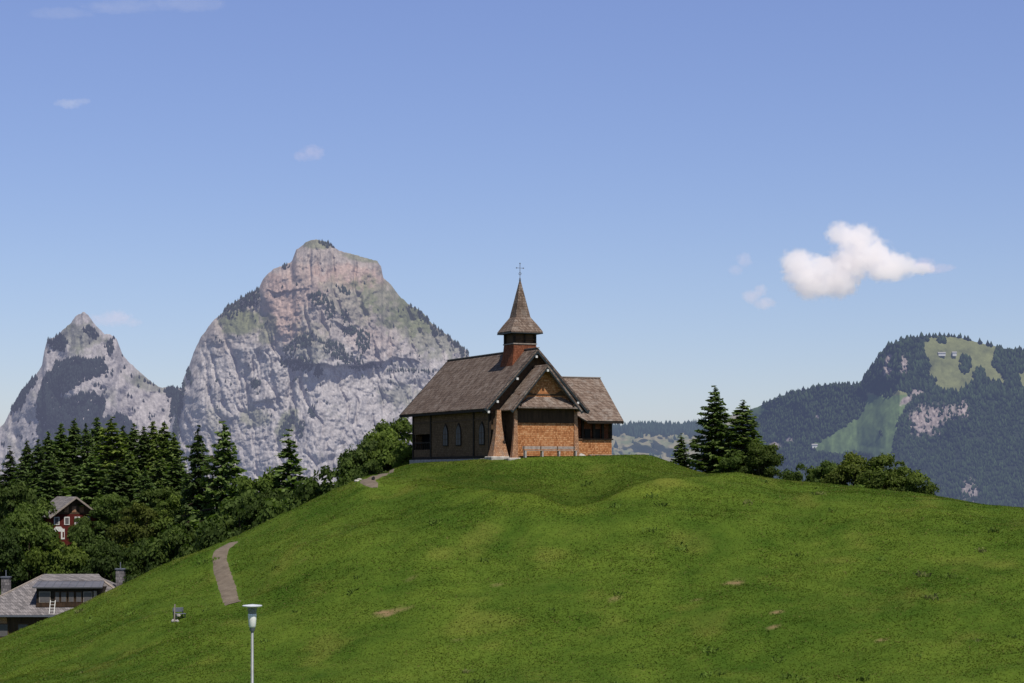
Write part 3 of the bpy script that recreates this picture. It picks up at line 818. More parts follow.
# nave walls
WX = 4.3
wz = nave_z(WX)-.2
part(MB().add([(-WX,1,-.2),(-WX,15.2,-.2),(-WX,15.2,wz),(-WX,1,wz),(-WX+.3,1,-.2),(-WX+.3,15.2,-.2),(-WX+.3,15.2,wz),(-WX+.3,1,wz)],
     [(0,1,2,3),(7,6,5,4),(0,4,5,1),(1,5,6,2),(2,6,7,3),(3,7,4,0)]), 'wall', 'wallbrown', label='long dark brown side wall under the eave with arched windows')
part(MB().slab([(-WX+.05,1.02,-.2),(WX,1.02,-.2),(WX,1.02,wz),(0,1.02,RZ-.22),(-WX+.05,1.02,wz)], .25, (0,1,0)), 'wall', 'timber_brown', label='shaded gable wall behind the porch')
part(MB().slab([(-WX+.3,20,-.2),(WX,20,-.2),(WX,20,wz),(0,20,RZ-.22),(-WX+.3,20,wz)], .25, (0,1,0)), 'wall', 'wallbrown')
part(MB().box(WX-.3,WX,1.3,19.97,-.2,wz), 'wall', 'wallbrown')
# open arcade at the far end of the side wall
part(MB().box(-WX,-WX+.25,15.25,19.97,2.45,wz-.02), 'wall', 'wallbrown', label='upper wall over the dark open corner of the nave')
part(MB().box(-WX,-WX+.25,15.25,19.97,-.2,.95), 'wall', 'wallbrown')
part(MB().box(-WX+.9,-WX+.95,15.25,19.9,-.1,3.4), 'arcade_shade', 'black')  # black panel standing in for the shade inside the arcade
rl = MB().bar((-WX+.05,15.3,1.62),(-WX+.05,19.9,1.62),.1,.12)
for i in range(9): rl.bar((-WX+.06,15.6+i*.5,.95),(-WX+.06,15.6+i*.5,1.6),.06,.06)
part(rl, 'railing', 'timber')
for y in (1.02, 4.6, 15.2, 19.88):
    part(MB().box(-WX-.09,-WX+.12,y-.12,y+.12,-.2,wz-.02), 'post', 'timber')
part(MB().box(-WX-.06,-WX+.05,1.15,19.75,.02,.24), 'sill_beam', 'timber')
part(MB().box(-WX-.055,-WX+.05,1.15,19.75,3.45,3.58), 'wall_beam', 'timber_brown')
def arched(cx, w, h, z0, y_plane, axis, par, depth=.08):
    """pointed window; axis 'y': lies in a wall facing -x, 'x': in a wall facing -y"""
    def outline(w, h, n=6):
        pts = [(-w/2, 0), (w/2, 0)]
        hs = h-w*.85
        for i in range(n+1):
            t = i/n; a = t*math.radians(62)
            pts.append((-w/2+w*math.cos(a), hs+w*.96*math.sin(a)))
        for i in range(n-1, -1, -1):
            t = i/n; a = t*math.radians(62)
            pts.append((w/2-w*math.cos(a), hs+w*.96*math.sin(a)))
        return pts
    def put(pts, d0, d1):
        mb = MB()
        if axis == 'y': a = [(y_plane+d0, cx+u, z0+v) for u, v in pts]; dr = (1, 0, 0)
        else: a = [(cx+u, y_plane+d0, z0+v) for u, v in pts]; dr = (0, 1, 0)
        return mb.slab(a, d1-d0, dr)
    o_, i_ = outline(w, h), outline(w-.24, h-.28)
    i_ = [(u, v+.1) for u, v in i_]
    win = put(o_, -depth, .02).build('window', M['timber'], par)
    put(i_, -depth-.012, -depth+.03).build('pane', M['glass'], win)
    mu = MB()
    pts = [((0, .1), (0, h-.2))]+[((-w/2+.12, .1+h*t), (w/2-.12, .1+h*t)) for t in (.25, .48)]
    for (a0, b0), (a1, b1) in pts:
        if axis == 'y': mu.bar((y_plane-depth-.02,cx+a0,z0+b0),(y_plane-depth-.02,cx+a1,z0+b1),.035,.035)
        else: mu.bar((cx+a0,y_plane-depth-.02,z0+b0),(cx+a1,y_plane-depth-.02,z0+b1),.035,.035)
    mu.build('glazing_bar', M['timber_brown'], win)
for y in (2.7, 8.2, 11.4): arched(y, 1.25, 2.15, 1.2, -WX, 'y', ch)
# stone base
part(MB().box(-WX-.28,WX+.2,.7,20.3,-1.3,-.02).box(-3.25,3.4,-1.65,.75,-1.3,-.03).box(2.9,7.8,.05,8.6,-1.3,-.04), 'foundation', 'stone', bevel=.04)
# porch roof
PZ, PE, PW, PY0 = 8.36, 4.28, 3.48, -2.06
pr = MB()
pr.slab([(-PW,PY0,PE),(-PW,1.0,PE),(0,1.0,PZ),(0,PY0,PZ)], .14)
pr.slab([(PW,PY0,PE),(0,PY0,PZ+.003),(0,1.0,PZ+.003),(PW,1.0,PE)], .14)
proof = part(pr, 'roof', 'roof_light', label='smaller brown shingle roof over the porch')
for s in (-1, 1): part(MB().bar((0,PY0+.05+.003*s,PZ-.2),(s*(PW+.02),PY0+.05+.003*s,PE-.2),.09,.26), 'bargeboard', 'board', proof)
for x in (0, -2.6, 2.6):
    z = PZ-abs(x)*(PZ-PE)/PW-.55
    part(MB().bar((x,PY0-.02,z),(x,-1.0,z),.18,.18), 'purlin', 'timber', proof)
    if x == 0: part(MB().box(x-.1,x+.1,PY0-.07,PY0-.022,z-.1,z+.1), 'purlin_end', 'white', proof)
# porch: bay wall, gable over it, side walls
def pz(x): return PZ-abs(x)*(PZ-PE)/PW-.2
BL, BR, BF = -2.75, 3.1, -1.2
part(MB().slab([(BL,BF,-.02),(BR,BF,-.02),(BR,BF,pz(BR)),(0,BF,pz(0)),(BL,BF,pz(BL))], .2, (0,1,0)), 'wall', 'orange', label='sunlit orange shingle wall of the porch bay')
part(MB().box(BR-.2,BR,BF+.2,1.0,-.02,pz(BR)-.05), 'wall', 'orange')
part(MB().box(BL,BL+.2,BF+.2,1.0,-.02,pz(BL)-.05), 'wall', 'timber_brown')
part(MB().box(BL-.02,BR+.02,BF-.05,BF+.05,.02,.2), 'wall_beam', 'timber_brown')
part(MB().box(BL+.05,BR-.05,BF-.045,BF+.05,4.35,4.5), 'wall_beam', 'timber_brown')
part(MB().box(BL+.12,BR-.12,BF-.04,BF-.002,3.15,4.34), 'wall_boarding', 'house_wood')
# dark sheet on the gable, standing in for the shadow of the porch verge
part(MB().slab([(BL+.1,BF-.03,5.62),(BR-.2,BF-.03,5.62),(1.7,BF-.03,pz(1.7)-.1),(1.1,BF-.03,5.75),(-1.1,BF-.03,5.75),(-1.7,BF-.03,pz(1.7)-.1)], .02, (0,1,0)), 'gable_shade', 'timber_brown')
# pent roof above the bay
pe = MB()
a, b_ = (BL-.1, BF-.85, 4.55), (BR+.12, BF-.85, 4.55)
c_, d_ = (BR-1.35, BF+.01, 5.5), (BL+1.35, BF+.01, 5.5)
pe.slab([a, b_, c_, d_], .12, (0,.12,-1))
part(pe, 'pent_roof', 'roof_light')
part(MB().add([a, d_, (BL-.1,BF+.01,4.55)], [(0,1,2)]), 'pent_roof_side', 'roof_light')
part(MB().add([b_, c_, (BR+.12,BF+.01,4.55)], [(0,2,1)]), 'pent_roof_side', 'roof_light')
# flared pillars at the porch
def flared(name, cx, cy, w0, w1, h, ins=0, skew=0):
    mb = MB(); prev = None; n = 9
    for i in range(n+1):
        t = i/n; w = w1+(w0-w1)*(1-t)**1.7
        cur = ((cx-skew*(w-w1)/2, cy, t*h), (w/2, w/2*.8))
        if prev: mb.frustum(prev[0], prev[1], cur[0], cur[1])
        prev = cur
    return part(mb, name, 'pillar')
flared('pillar', -3.95, -.1, 1.6, .40, 4.3)
flared('pillar', -2.80, -1.32, .62, .26, 4.25, skew=.8)
flared('pillar', 3.16, -1.2, .55, .3, 4.2, skew=-.5)
part(MB().box(-4.95,-3.15,-.9,.75,-1.3,.16).box(-3.75,-2.5,-1.95,-.75,-1.3,.03), 'foundation', 'stone', bevel=.08)
# church door in the shaded recess
dr = part(MB().box(-3.75,-2.85,.93,1.018,.0,2.3), 'door', 'red')
part(MB().box(-2.98,-2.9,.88,.93,1.05,1.25), 'handle', 'iron', dr)
part(MB().box(-3.87,-3.75,.90,1.015,.0,2.42).box(-2.85,-2.73,.90,1.015,.0,2.42).box(-3.75,-2.85,.90,1.015,2.3,2.42), 'door_frame', 'timber', dr)
# side wing
AR, AE, AX0, AX1, AY0, AY1, AYR = 7.58, 3.43, 3.2, 8.3, -.7, 9.0, 4.14
ar = MB()
ar.slab([(AX0+1.3,AY0,AE),(AX1,AY0,AE),(AX1,AYR,AR),(AX0-1.4,AYR,AR),(AX0-1.4,AY0+2.4,AE+(AR-AE)*2.4/(AYR-AY0))], .14)
ar.slab([(AX0+1.3,AY1,AE),(AX0-1.4,AYR,AR+.003),(AX1,AYR,AR+.003),(AX1,AY1,AE)], .14)
aroof = part(ar, 'roof', 'roof_light', label='pale brown shingle roof of the right side wing')
part(MB().bar((4.2,AYR,AR+.03),(AX1+.03,AYR,AR+.03),.26,.08), 'ridge_board', 'grey_wood', aroof)
part(MB().bar((AX1-.05,AY0,AE-.2),(AX1-.05,AYR,AR-.2),.09,.28), 'bargeboard', 'board', aroof)
part(MB().bar((AX1-.053,AYR,AR-.2),(AX1-.053,AY1,AE-.2),.09,.28), 'bargeboard', 'board', aroof)
part(MB().bar((AX0+1.4,AY0+.04,AE-.18),(AX1-.1,AY0+.04,AE-.18),.08,.14), 'gutter_board', 'timber', aroof)
zt = AE+(AR-AE)*(.95/(AYR-AY0))-.2
part(MB().box(3.5,7.55,.25,.45,-.03,1.70), 'wall', 'orange', label='low sunlit orange shingle wall of the right side wing')
part(MB().box(3.5,7.5,.55,.65,-.03,zt), 'wall', 'red', label='dark recessed wall of the side wing')
for x in (5.2, 6.2):
    w_ = part(MB().box(x-.3,x+.3,.50,.549,1.5,2.7), 'window', 'timber')
    part(MB().box(x-.22,x+.22,.47,.499,1.98,2.62), 'pane', 'window_dark', w_)
part(MB().slab([(7.35,.3,-.03),(7.35,8.0,-.03),(7.35,8.0,zt),(7.35,AYR,AR-.25),(7.35,.3,zt-.3)], .2, (1,0,0)), 'wall', 'wallbrown')
part(MB().box(3.5,7.3,7.8,8.0,-.03,zt), 'wall', 'wallbrown')
for x in (4.6, 5.75, 6.65, 7.48): part(MB().box(x-.1,x+.1,.2,.42,1.83,zt-.02), 'post', 'timber')
part(MB().box(3.5,7.68,.17,.45,1.702,1.82), 'wall_beam', 'timber_brown')
part(MB().box(3.5,7.6,.19,.43,zt-.02,zt+.14), 'wall_beam', 'timber_brown')
# bell tower
TY = 3.95
th = 1.12
tw = part(MB().frustum((0,TY,8.3),(1.42,1.42),(0,TY,9.5),(1.2,1.2)).frustum((0,TY,9.5),(1.2,1.2),(0,TY,10.42),(th,th)), 'tower', 'red')
part(MB().box(-th-.07,th+.07,TY-th-.07,TY+th+.07,10.43,10.53), 'rail', 'grey_wood', tw)
part(MB().box(-th+.17,th-.17,TY-th+.17,TY+th-.17,10.54,11.39), 'belfry_wall', 'timber_brown', tw)
part(MB().box(-th+.1,th-.1,TY-th+.03,TY-th+.1,10.84,10.92), 'railing', 'timber_brown', tw)
for sx in (-1, 1):
    for sy in (-1, 1):
        cx, cy = sx*(th-.08), TY+sy*(th-.08)
        part(MB().box(cx-.1,cx+.1,cy-.1,cy+.1,10.54,11.39), 'post', 'timber', tw)
part(MB().box(-.06,.06,TY-th,TY-th+.09,10.54,11.39), 'post', 'timber', tw)
sp = MB().frustum((0,TY,11.48),(1.58,1.58),(0,TY,11.62),(1.58,1.58)).frustum((0,TY,11.621),(1.58,1.58),(0,TY,12.25),(1.20,1.20)).frustum((0,TY,12.251),(1.20,1.20),(0,TY,12.95),(.73,.73)).frustum((0,TY,12.951),(.73,.73),(0,TY,16.35),(.05,.05))
spire = part(sp, 'spire', 'roof_light', tw)
part(MB().box(-1.6,1.6,TY-1.6,TY+1.6,11.40,11.477), 'eave_board', 'board', tw)
part(MB().lathe([(.06,16.2),(.10,16.4),(.06,16.6)], 8, (0,TY,0)), 'finial', 'iron', tw)
cr = MB().bar((0,TY,16.3),(0,TY,17.95),.04,.04).bar((-.34,TY,17.5),(.34,TY,17.5),.035,.035)
for x, z in ((-.34,17.5),(.34,17.5),(0,17.92)): cr.box(x-.05,x+.05,TY-.03,TY+.03,z-.05,z+.05)
for k in range(10):
    a0, a1 = k*.628, (k+1)*.628
    cr.bar((.12*math.cos(a0),TY,16.98+.12*math.sin(a0)),(.12*math.cos(a1),TY,16.98+.12*math.sin(a1)),.035,.035)
part(cr, 'cross', 'iron', tw)

# benches in front
M['pale_stone'] = plank_mat('pale stone', (.30,.27,.24), (.58,.54,.49), (3,3,3))
def chapel_bench(x0, x1, y, z, n, label, back=True):
    r = empty('bench', (2.34+x0*ca-y*sa, 180+x0*sa+y*ca, 1.5+z), AL); L = x1-x0
    props(r, label, 'bench', 'timber benches along the chapel front')
    MB().box(0,L,0,.2,.42,.48).box(0,L,.23,.43,.42,.48).build('seat', M['grey_wood'], r, .01)
    if back: MB().box(0,L,.49,.53,.56,.84).build('backrest', M['grey_wood'], r, .01)
    for i in range(n):
        x = .12+(L-.24)*i/(n-1)
        MB().box(x-.07,x+.07,.02,.44,-.25,.415).build('leg', M['pale_stone'], r, .01)
    if back:
        for i in range(n):
            x = .12+(L-.24)*i/(n-1)
            MB().box(x-.04,x+.04,.44,.485,.2,.84).build('back_post', M['timber_brown'], r)
    return r
chapel_bench(-2.3, 2.9, -2.2, .22, 4, 'long grey timber bench under the sunlit orange porch wall')
chapel_bench(4.9, 7.3, -.55, -.12, 4, 'shorter grey bench below the side wing on the right', False)
# pale stones at the porch corner
def stone_mesh(w, d, h, seed):
    bm = bmesh.new(); bmesh.ops.create_icosphere(bm, subdivisions=2, radius=.5)
    r = random.Random(seed)
    for v_ in bm.verts:
        k = 1+.25*float(perlin(v_.co.x*2.3+seed, v_.co.y*2.3+v_.co.z*1.7, seed))
        v_.co = Vector((v_.co.x*w*k, v_.co.y*d*k, (v_.co.z*k+.35)*h))
    me = bpy.data.meshes.new('boulder'); bm.to_mesh(me); bm.free(); return me
M['pale_stone'] = plank_mat('pale stone', (.30,.27,.24), (.58,.54,.49), (3,3,3))
M['dark_stone'] = plank_mat('dark stone', (.012,.011,.012), (.03,.028,.03), (5,5,5))
for lx, ly, w, h, lab in [(3.75,-1.2,1.1,.75,'largest pale stone between the orange bay and the side wing'),(4.45,-1.3,.8,.5,'smaller pale stone left of the side wing bench')]:
    o = link('boulder', stone_mesh(w, w*.8, h, int(lx*10)), M['pale_stone'])
    o.location = (2.34+lx*ca-ly*sa, 180+lx*sa+ly*ca, 1.5-.2)
    props(o, lab, 'stone')
x, y, z = ground_at(372.6, 480.5)
o = link('boulder', stone_mesh(.30, .26, .42, 3), M['dark_stone']); o.location = (x, y, z); o.rotation_euler = (0, .3, .4)
props(o, 'small dark lump lying on the gravel path left of the chapel', 'stone')

# ------------------------------------------------------------------ stake and bench on the left slope
x, y, z = ground_at(174.2, 622.5)
o = MB().bar((0,0,-.3),(.05,0,1.28),.085,.085).build('stake', M['grey_wood'], None, .01); o.location = (x, y, z)
props(o, 'pale upright wooden stake on the left slope beside a small bench', 'stake')
x, y, z = ground_at(179.5, 620)
r = empty('bench', (x, y, z), math.radians(38)); props(r, 'small dark grey bench on the grass beside the pale wooden stake', 'bench')
MB().box(-.42,.42,-.2,.2,.40,.45).build('seat', M['iron'], r, .01)
MB().box(-.42,.42,.2,.24,.55,.86).build('backrest', M['iron'], r, .01)
for sx in (-.36, .36):
    MB().box(sx-.03,sx+.03,-.18,-.12,-.2,.40).build('leg', M['board'], r)
    MB().bar((sx,.16,-.2),(sx,.24,.84),.05,.05).build('leg', M['board'], r)
for px, py, s_, lab in [(173.6,622.2,.34,'pale stone at the foot of the wooden stake'),(177.3,622,.27,'pale stone just in front of the small grey bench'),(178.6,617,.30,'whitish stone lying under the small grey bench')]:
    x, y, z = ground_at(px, py)
    o = link('boulder', stone_mesh(s_, s_*.9, s_*.9, int(px)), M['pale_stone']); o.location = (x, y, z-.03); props(o, lab, 'stone')
for px, py, s_, lab in [(360,480,.5,'low pale stone heap left of the small dark lump on the path'),(357,481.5,.55,'small grey stone at the outer end of the upper path')]:
    x, y, z = ground_at(px, py)
    o = link('boulder', stone_mesh(s_, s_*.6, s_*.45, int(px)), M['pale_stone']); o.location = (x, y, z-.05); props(o, lab, 'stone')

# ------------------------------------------------------------------ lamp
LD = 50.0
lp = P(252.3, 605, LD); zg = float(height(lp[0], LD))
lamp = empty('street_lamp', (lp[0], LD, zg)); props(lamp, 'slim grey street lamp with white glass and flat round hood', 'street lamp')
ht = lp[2]-zg
MB().lathe([(.085,-.3),(.085,.5),(.045,.55),(.033,ht-.66)], 16).build('pole', M['lamp_metal'], lamp, smooth_=True)
MB().lathe([(.052,ht-.66),(.062,ht-.62),(.075,ht-.565)], 20).build('collar', M['iron'], lamp)
MB().lathe([(.070,ht-.563),(.088,ht-.53),(.108,ht-.25),(.102,ht-.22)], 24).build('glass', M['opal'], lamp, smooth_=True)
MB().lathe([(.095,ht-.218),(.10,ht-.2),(.125,ht-.06)], 24).build('neck', M['lamp_metal'], lamp)
MB().lathe([(.13,ht-.058),(.245,ht-.035),(.25,ht-.015),(.235,ht-.003),(.03,ht+.02)], 32).build('lamp_hood', M['lamp_cap'], lamp)

# ------------------------------------------------------------------ guest house, lower left
gh = empty('hip_roof_house', (-45.36, 205, -18.5)); props(gh, 'large house with grey hipped roof and wide dark dormer at lower left', 'house')
M['metal_roof'] = plank_mat('grey metal roof', (.10,.095,.105), (.17,.165,.18), (.5,3,1), .45, .4)
e = 4.6; rz_ = 8.25
hr = MB()
A1, A2, A3, A4 = (-9.3,-6.2,e), (9.3,-6.2,e), (9.3,6.2,e), (-9.3,6.2,e); R1, R2 = (-2.72,0,rz_), (2.72,0,rz_)
hr.slab([A1,A2,R2,R1], .15, (0,.3,-1)).slab([A3,A4,R1,R2], .15, (0,-.3,-1)).slab([A4,A1,R1], .15, (.3,0,-1)).slab([A2,A3,R2], .15, (-.3,0,-1))
hroof = hr.build('roof', M['slate'], gh)
MB().bar(R1,R2,.25,.1).bar(A1,R1,.25,.1).bar(A2,R2,.25,.1).build('ridge_cap', M['grey_wood'], hroof)
MB().box(-8.6,8.6,-5.5,5.5,-1.5,e+.25).build('wall', M['house_wood'], gh)
MB().bar((-9.3,-6.25,e-.12),(9.3,-6.25,e-.12),.12,.16).build('gutter', M['iron'], gh)
dm = MB().box(-2.2,4.2,-5.0,-1.0,5.0,7.2).build('dormer', M['timber'], gh)
MB().slab([(-2.5,-5.55,7.32),(4.5,-5.55,7.32),(4.2,-3.0,7.79),(-2.55,-3.0,7.79)], .12).build('dormer_roof', M['metal_roof'], dm)
MB().slab([(-2.55,-2.99,7.83),(4.2,-2.99,7.83),(3.0,-.05,8.36),(-2.6,-.05,8.36)], .12).build('dormer_roof', M['slate'], dm)
pn = MB()
for i in range(9): MB().bar((-2.1+i*.78,-5.5,7.345),(-2.15+i*.75,-3.05,7.80),.06,.05).build('roof_seam', M['iron'], dm)
for i, x in enumerate((-1.35, -.1, .55, 1.3, 2.05, 2.95)):
    w = (1.15, .5, .62, .62, .62, .9)[i]
    f_ = MB().box(x-w/2,x+w/2,-5.07,-4.98,5.75,6.85).build('window', M['grey_wood' if i in (0, 5) else 'timber_brown'], dm)
    MB().box(x-w/2+.07,x+w/2-.07,-5.09,-5.06,5.83,6.77).build('pane', M['glass'], f_)
MB().box(3.55,3.85,-5.1,-4.98,5.6,6.9).build('shutter', M['grey_wood'], dm)
MB().box(-2.2,4.2,-5.13,-5.01,5.32,5.7).build('sill', M['house_wood'], dm)
for x in (-7.2,-5.4,-3.4,-1.2,1.0):
    f_ = MB().box(x-.55,x+.55,-5.58,-5.48,2.3,3.7).build('window', M['timber_brown'], gh)
    MB().box(x-.46,x+.46,-5.61,-5.57,2.4,3.6).build('pane', M['glass'], f_)
MB().box(-6.6,-5.0,-5.56,-5.45,0,4.3).build('shutter', M['pillar'], gh)
for x, y_, zt_, lab in ((-6.5, 0, 8.0, 'left chimney'), (5.35, -.6, 8.85, 'right chimney')):
    c_ = MB().box(x-.42,x+.42,y_-.35,y_+.35,5.6,zt_).build('chimney', M['slate'], hroof)
    MB().box(x-.5,x+.5,y_-.43,y_+.43,zt_,zt_+.1).bar((x,y_,zt_+.1),(x,y_,zt_+.75),.09).build('chimney_cap', M['iron'], hroof)
ld = empty('ladder', (-45.36-.45, 205-6.35, -18.5+4.45)); props(ld, 'pale metal roof ladder leaning at the eave below the dark dormer', 'ladder')
for s in (-.24, .24): MB().bar((s,0,-.5),(s,.95,1.55),.06,.06).build('rail', M['white'], ld)
for k in range(7):
    t = (k+.5)/7; MB().bar((-.24,.95*t-.0,-.5+2.05*t),(.24,.95*t,-.5+2.05*t),.045,.045).build('rung', M['white'], ld)

# ------------------------------------------------------------------ red chalet in the wood
al = math.radians(35)
rh = empty('red_house', (-65.7, 300, -12.2), al); props(rh, 'dark red wooden chalet with white windows among the trees', 'house')
M['red_wall'] = plank_mat('dark red boards', (.065,.010,.008), (.13,.022,.017), (1,1,5))
rzh, ezh = 8.95, 6.3
hh = MB().slab([(-4.2,-.9,ezh-.35),(-4.2,6.5,ezh-.35),(0,6.5,rzh),(0,-.9,rzh)], .14).slab([(4.2,-.9,ezh-.35),(0,-.9,rzh+.003),(0,6.5,rzh+.003),(4.2,6.5,ezh-.35)], .14)
rr = hh.build('roof', M['slate'], rh)
MB().bar((0,-.92,rzh-.12),(-4.2,-.92,ezh-.47),.08,.25).build('bargeboard', M['grey_wood'], rr)
MB().bar((0,-.917,rzh-.12),(4.2,-.917,ezh-.47),.08,.25).build('bargeboard', M['grey_wood'], rr)
MB().slab([(-3.5,0,-1),(3.5,0,-1),(3.5,0,ezh+.3),(-3.5,0,ezh+.3)], .25, (0,1,0)).box(-3.5,3.5,.26,6,-1,ezh+.02).build('wall', M['red_wall'], rh)
o = MB().slab([(-3.7,-.02,ezh+.05),(3.7,-.02,ezh+.05),(0,-.02,rzh-.15)], .2, (0,1,0)).build('gable', M['timber_brown'], rh)
for x in (-1.2, 0, 1.2):
    f_ = MB().box(x-.32,x+.32,-.08,-.02,6.6,7.5).build('window', M['pillar'], rh)
for x, w, z0, z1 in ((-2.75,.85,4.75,5.95),(-1.15,.85,4.75,5.95),(.5,.85,4.75,5.95),(2.1,.85,4.75,5.95),(.9,.85,2.6,3.7)):
    f_ = MB().box(x-w/2,x+w/2,-.07,-.001,z0,z1).build('window', M['white'], rh)
    MB().box(x-w/2+.14,x+w/2-.14,-.1,-.071,z0+.14,z1-.14).build('pane', M['glass'], f_)
a_ = MB().box(-3.45,-1.5,-.06,-.001,2.6,4.15).slab([(-3.2,-.061,4.14),(-1.75,-.061,4.14),(-2.1,-.061,4.5),(-2.85,-.061,4.5)],.05,(0,1,0)).build('door_surround', M['white'], rh)
MB().box(-2.85,-2.1,-.1,-.065,2.6,3.75).build('door', M['red_wall'], a_)
MB().box(-1.85,-1.6,-.1,-.065,2.9,3.7).build('shutter', M['red_wall'], a_)

# ------------------------------------------------------------------ far farm buildings on the right mountain
PXr, PYr, frr = mountain_r
def far_point(px, py):
    k = np.argmin((PXr-px)**2+(PYr-py)**2); return frr.reshape(-1, 3)[k]
M['far_white'] = far_mat('far white wall', HAZE_R, .8, 1, .05); 
for px, py, w, h, lab in [(814,446.5,12,4,'tiny pale farmhouse at the left tip of the lower mountain meadow'),(941,354.5,16,3.2,'long low pale building on the high mountain meadow'),(954,354,9,4.5,'short pale building right of the long one on the high meadow')]:
    p = far_point(px, py)
    t = empty('farm_building', (p[0], p[1]-6, p[2]-1)); props(t, lab, 'farmhouse')
    def colmesh(mb, c):
        me = bpy.data.meshes.new('m'); me.from_pydata(mb.v, [], mb.f); at = me.color_attributes.new('Col', 'FLOAT_COLOR', 'POINT')
        for d__ in at.data: d__.color = (*c, 1)
        return me
    link('wall', colmesh(MB().box(-w/2,w/2,-4,4,-3,h), (.62,.6,.56)), M['far_white'], t)
    link('roof', colmesh(MB().slab([(-w/2-1,-5,h),(w/2+1,-5,h),(w/2+1,0,h+3),(-w/2-1,0,h+3)],.4).slab([(-w/2-1,5,h),(-w/2-1,0,h+3),(w/2+1,0,h+3),(w/2+1,5,h)],.4), (.30,.29,.28)), M['far_white'], t)

# ------------------------------------------------------------------ trees
def quads_mesh(name, cen, U, W, shade):
    n = len(cen)
    V = np.stack([cen-U-W, cen+U-W*.6, cen+U*.9+W, cen-U*.7+W*.8], 1).reshape(-1, 3)
    col = np.repeat(shade, 4)[:, None]*np.ones(3)
    return np_mesh(name, V, np.arange(4*n).reshape(-1, 4), col)

def conifer_mesh(seed, h=14, w=6, sparse=1.0, n_whorl=30):
    r = np.random.default_rng(seed)
    cen = []; U = []; W = []; sh = []
    Vb = MB()
    for i in range(n_whorl):
        t = (i+.5)/n_whorl
        z0 = h*(.05+.95*t**.92)
        Lb = w/2*(1-t)**.70*(1 if t > .12 else .85)+.15
        nb = r.integers(6, 9) if t < .9 else 4
        a0 = r.uniform(0, 6.28)
        for b in range(nb):
            a = a0+b*2*np.pi/nb+r.normal(0, .18)
            L = Lb*r.uniform(.62, 1.16)
            if r.random() < .08*sparse: L *= .45
            zz = z0+r.normal(0, h*.016)
            droop = r.uniform(.10, .34)*L*(1.2-t)
            m_ = max(8, int(L/.055*1.15*sparse))
            s = r.random(m_)**.7
            da = np.array([math.cos(a), math.sin(a)])
            side = np.array([-da[1], da[0]])
            lat = r.normal(0, 1, m_)*(.12+.34*L*(1-s*.75)*.5)
            rad = s*L
            c = np.stack([da[0]*rad+side[0]*lat, da[1]*rad+side[1]*lat,
                          zz-droop*np.sin(s*2.2)+.18*L*np.maximum(0, s-.72)-np.abs(lat)*.25-r.random(m_)*.16], -1)
            sz = r.uniform(.10, .23, m_)*(.75+.5*(1-t))
            out = np.stack([da[0]+r.normal(0, .45, m_), da[1]+r.normal(0, .45, m_), r.normal(-.18, .3, m_)], -1)
            out /= np.linalg.norm(out, axis=1)[:, None]
            perp = np.cross(out, np.stack([r.normal(0, .5, m_), r.normal(0, .5, m_), np.ones(m_)], -1)); perp /= np.linalg.norm(perp, axis=1)[:, None]
            cen.append(c); U.append(out*sz[:, None]*1.5); W.append(perp*sz[:, None]*.75)
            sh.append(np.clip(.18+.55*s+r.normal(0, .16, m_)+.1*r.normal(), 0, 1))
            Vb.bar((0,0,zz),(da[0]*L*.85,da[1]*L*.85,zz-droop*.8),.05,.05)
    m_ = 90                                           # the leader
    zt = h*(.90+.10*r.random(m_)); aa = r.uniform(0, 6.28, m_); rr_ = (h*1.005-zt)*.20*r.random(m_)
    cen.append(np.stack([np.cos(aa)*rr_, np.sin(aa)*rr_, zt], -1)); o3 = np.stack([np.cos(aa), np.sin(aa), .4+0*aa], -1)
    U.append(o3*.10); W.append(np.cross(o3, np.array([0, 0, 1.]))*.06+np.array([0, 0, .03])); sh.append(r.uniform(.4, .9, m_))
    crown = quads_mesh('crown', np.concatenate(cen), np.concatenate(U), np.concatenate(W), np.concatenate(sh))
    crown.materials.append(M['conifer'])
    Vb.lathe([(.26,-1.5),(.2,0),(.15,h*.4),(.08,h*.8),(.02,h*.985)], 8)
    tm = bpy.data.meshes.new('trunk'); tm.from_pydata(Vb.v, [], Vb.f); tm.materials.append(M['bark'])
    return crown, tm, h, w

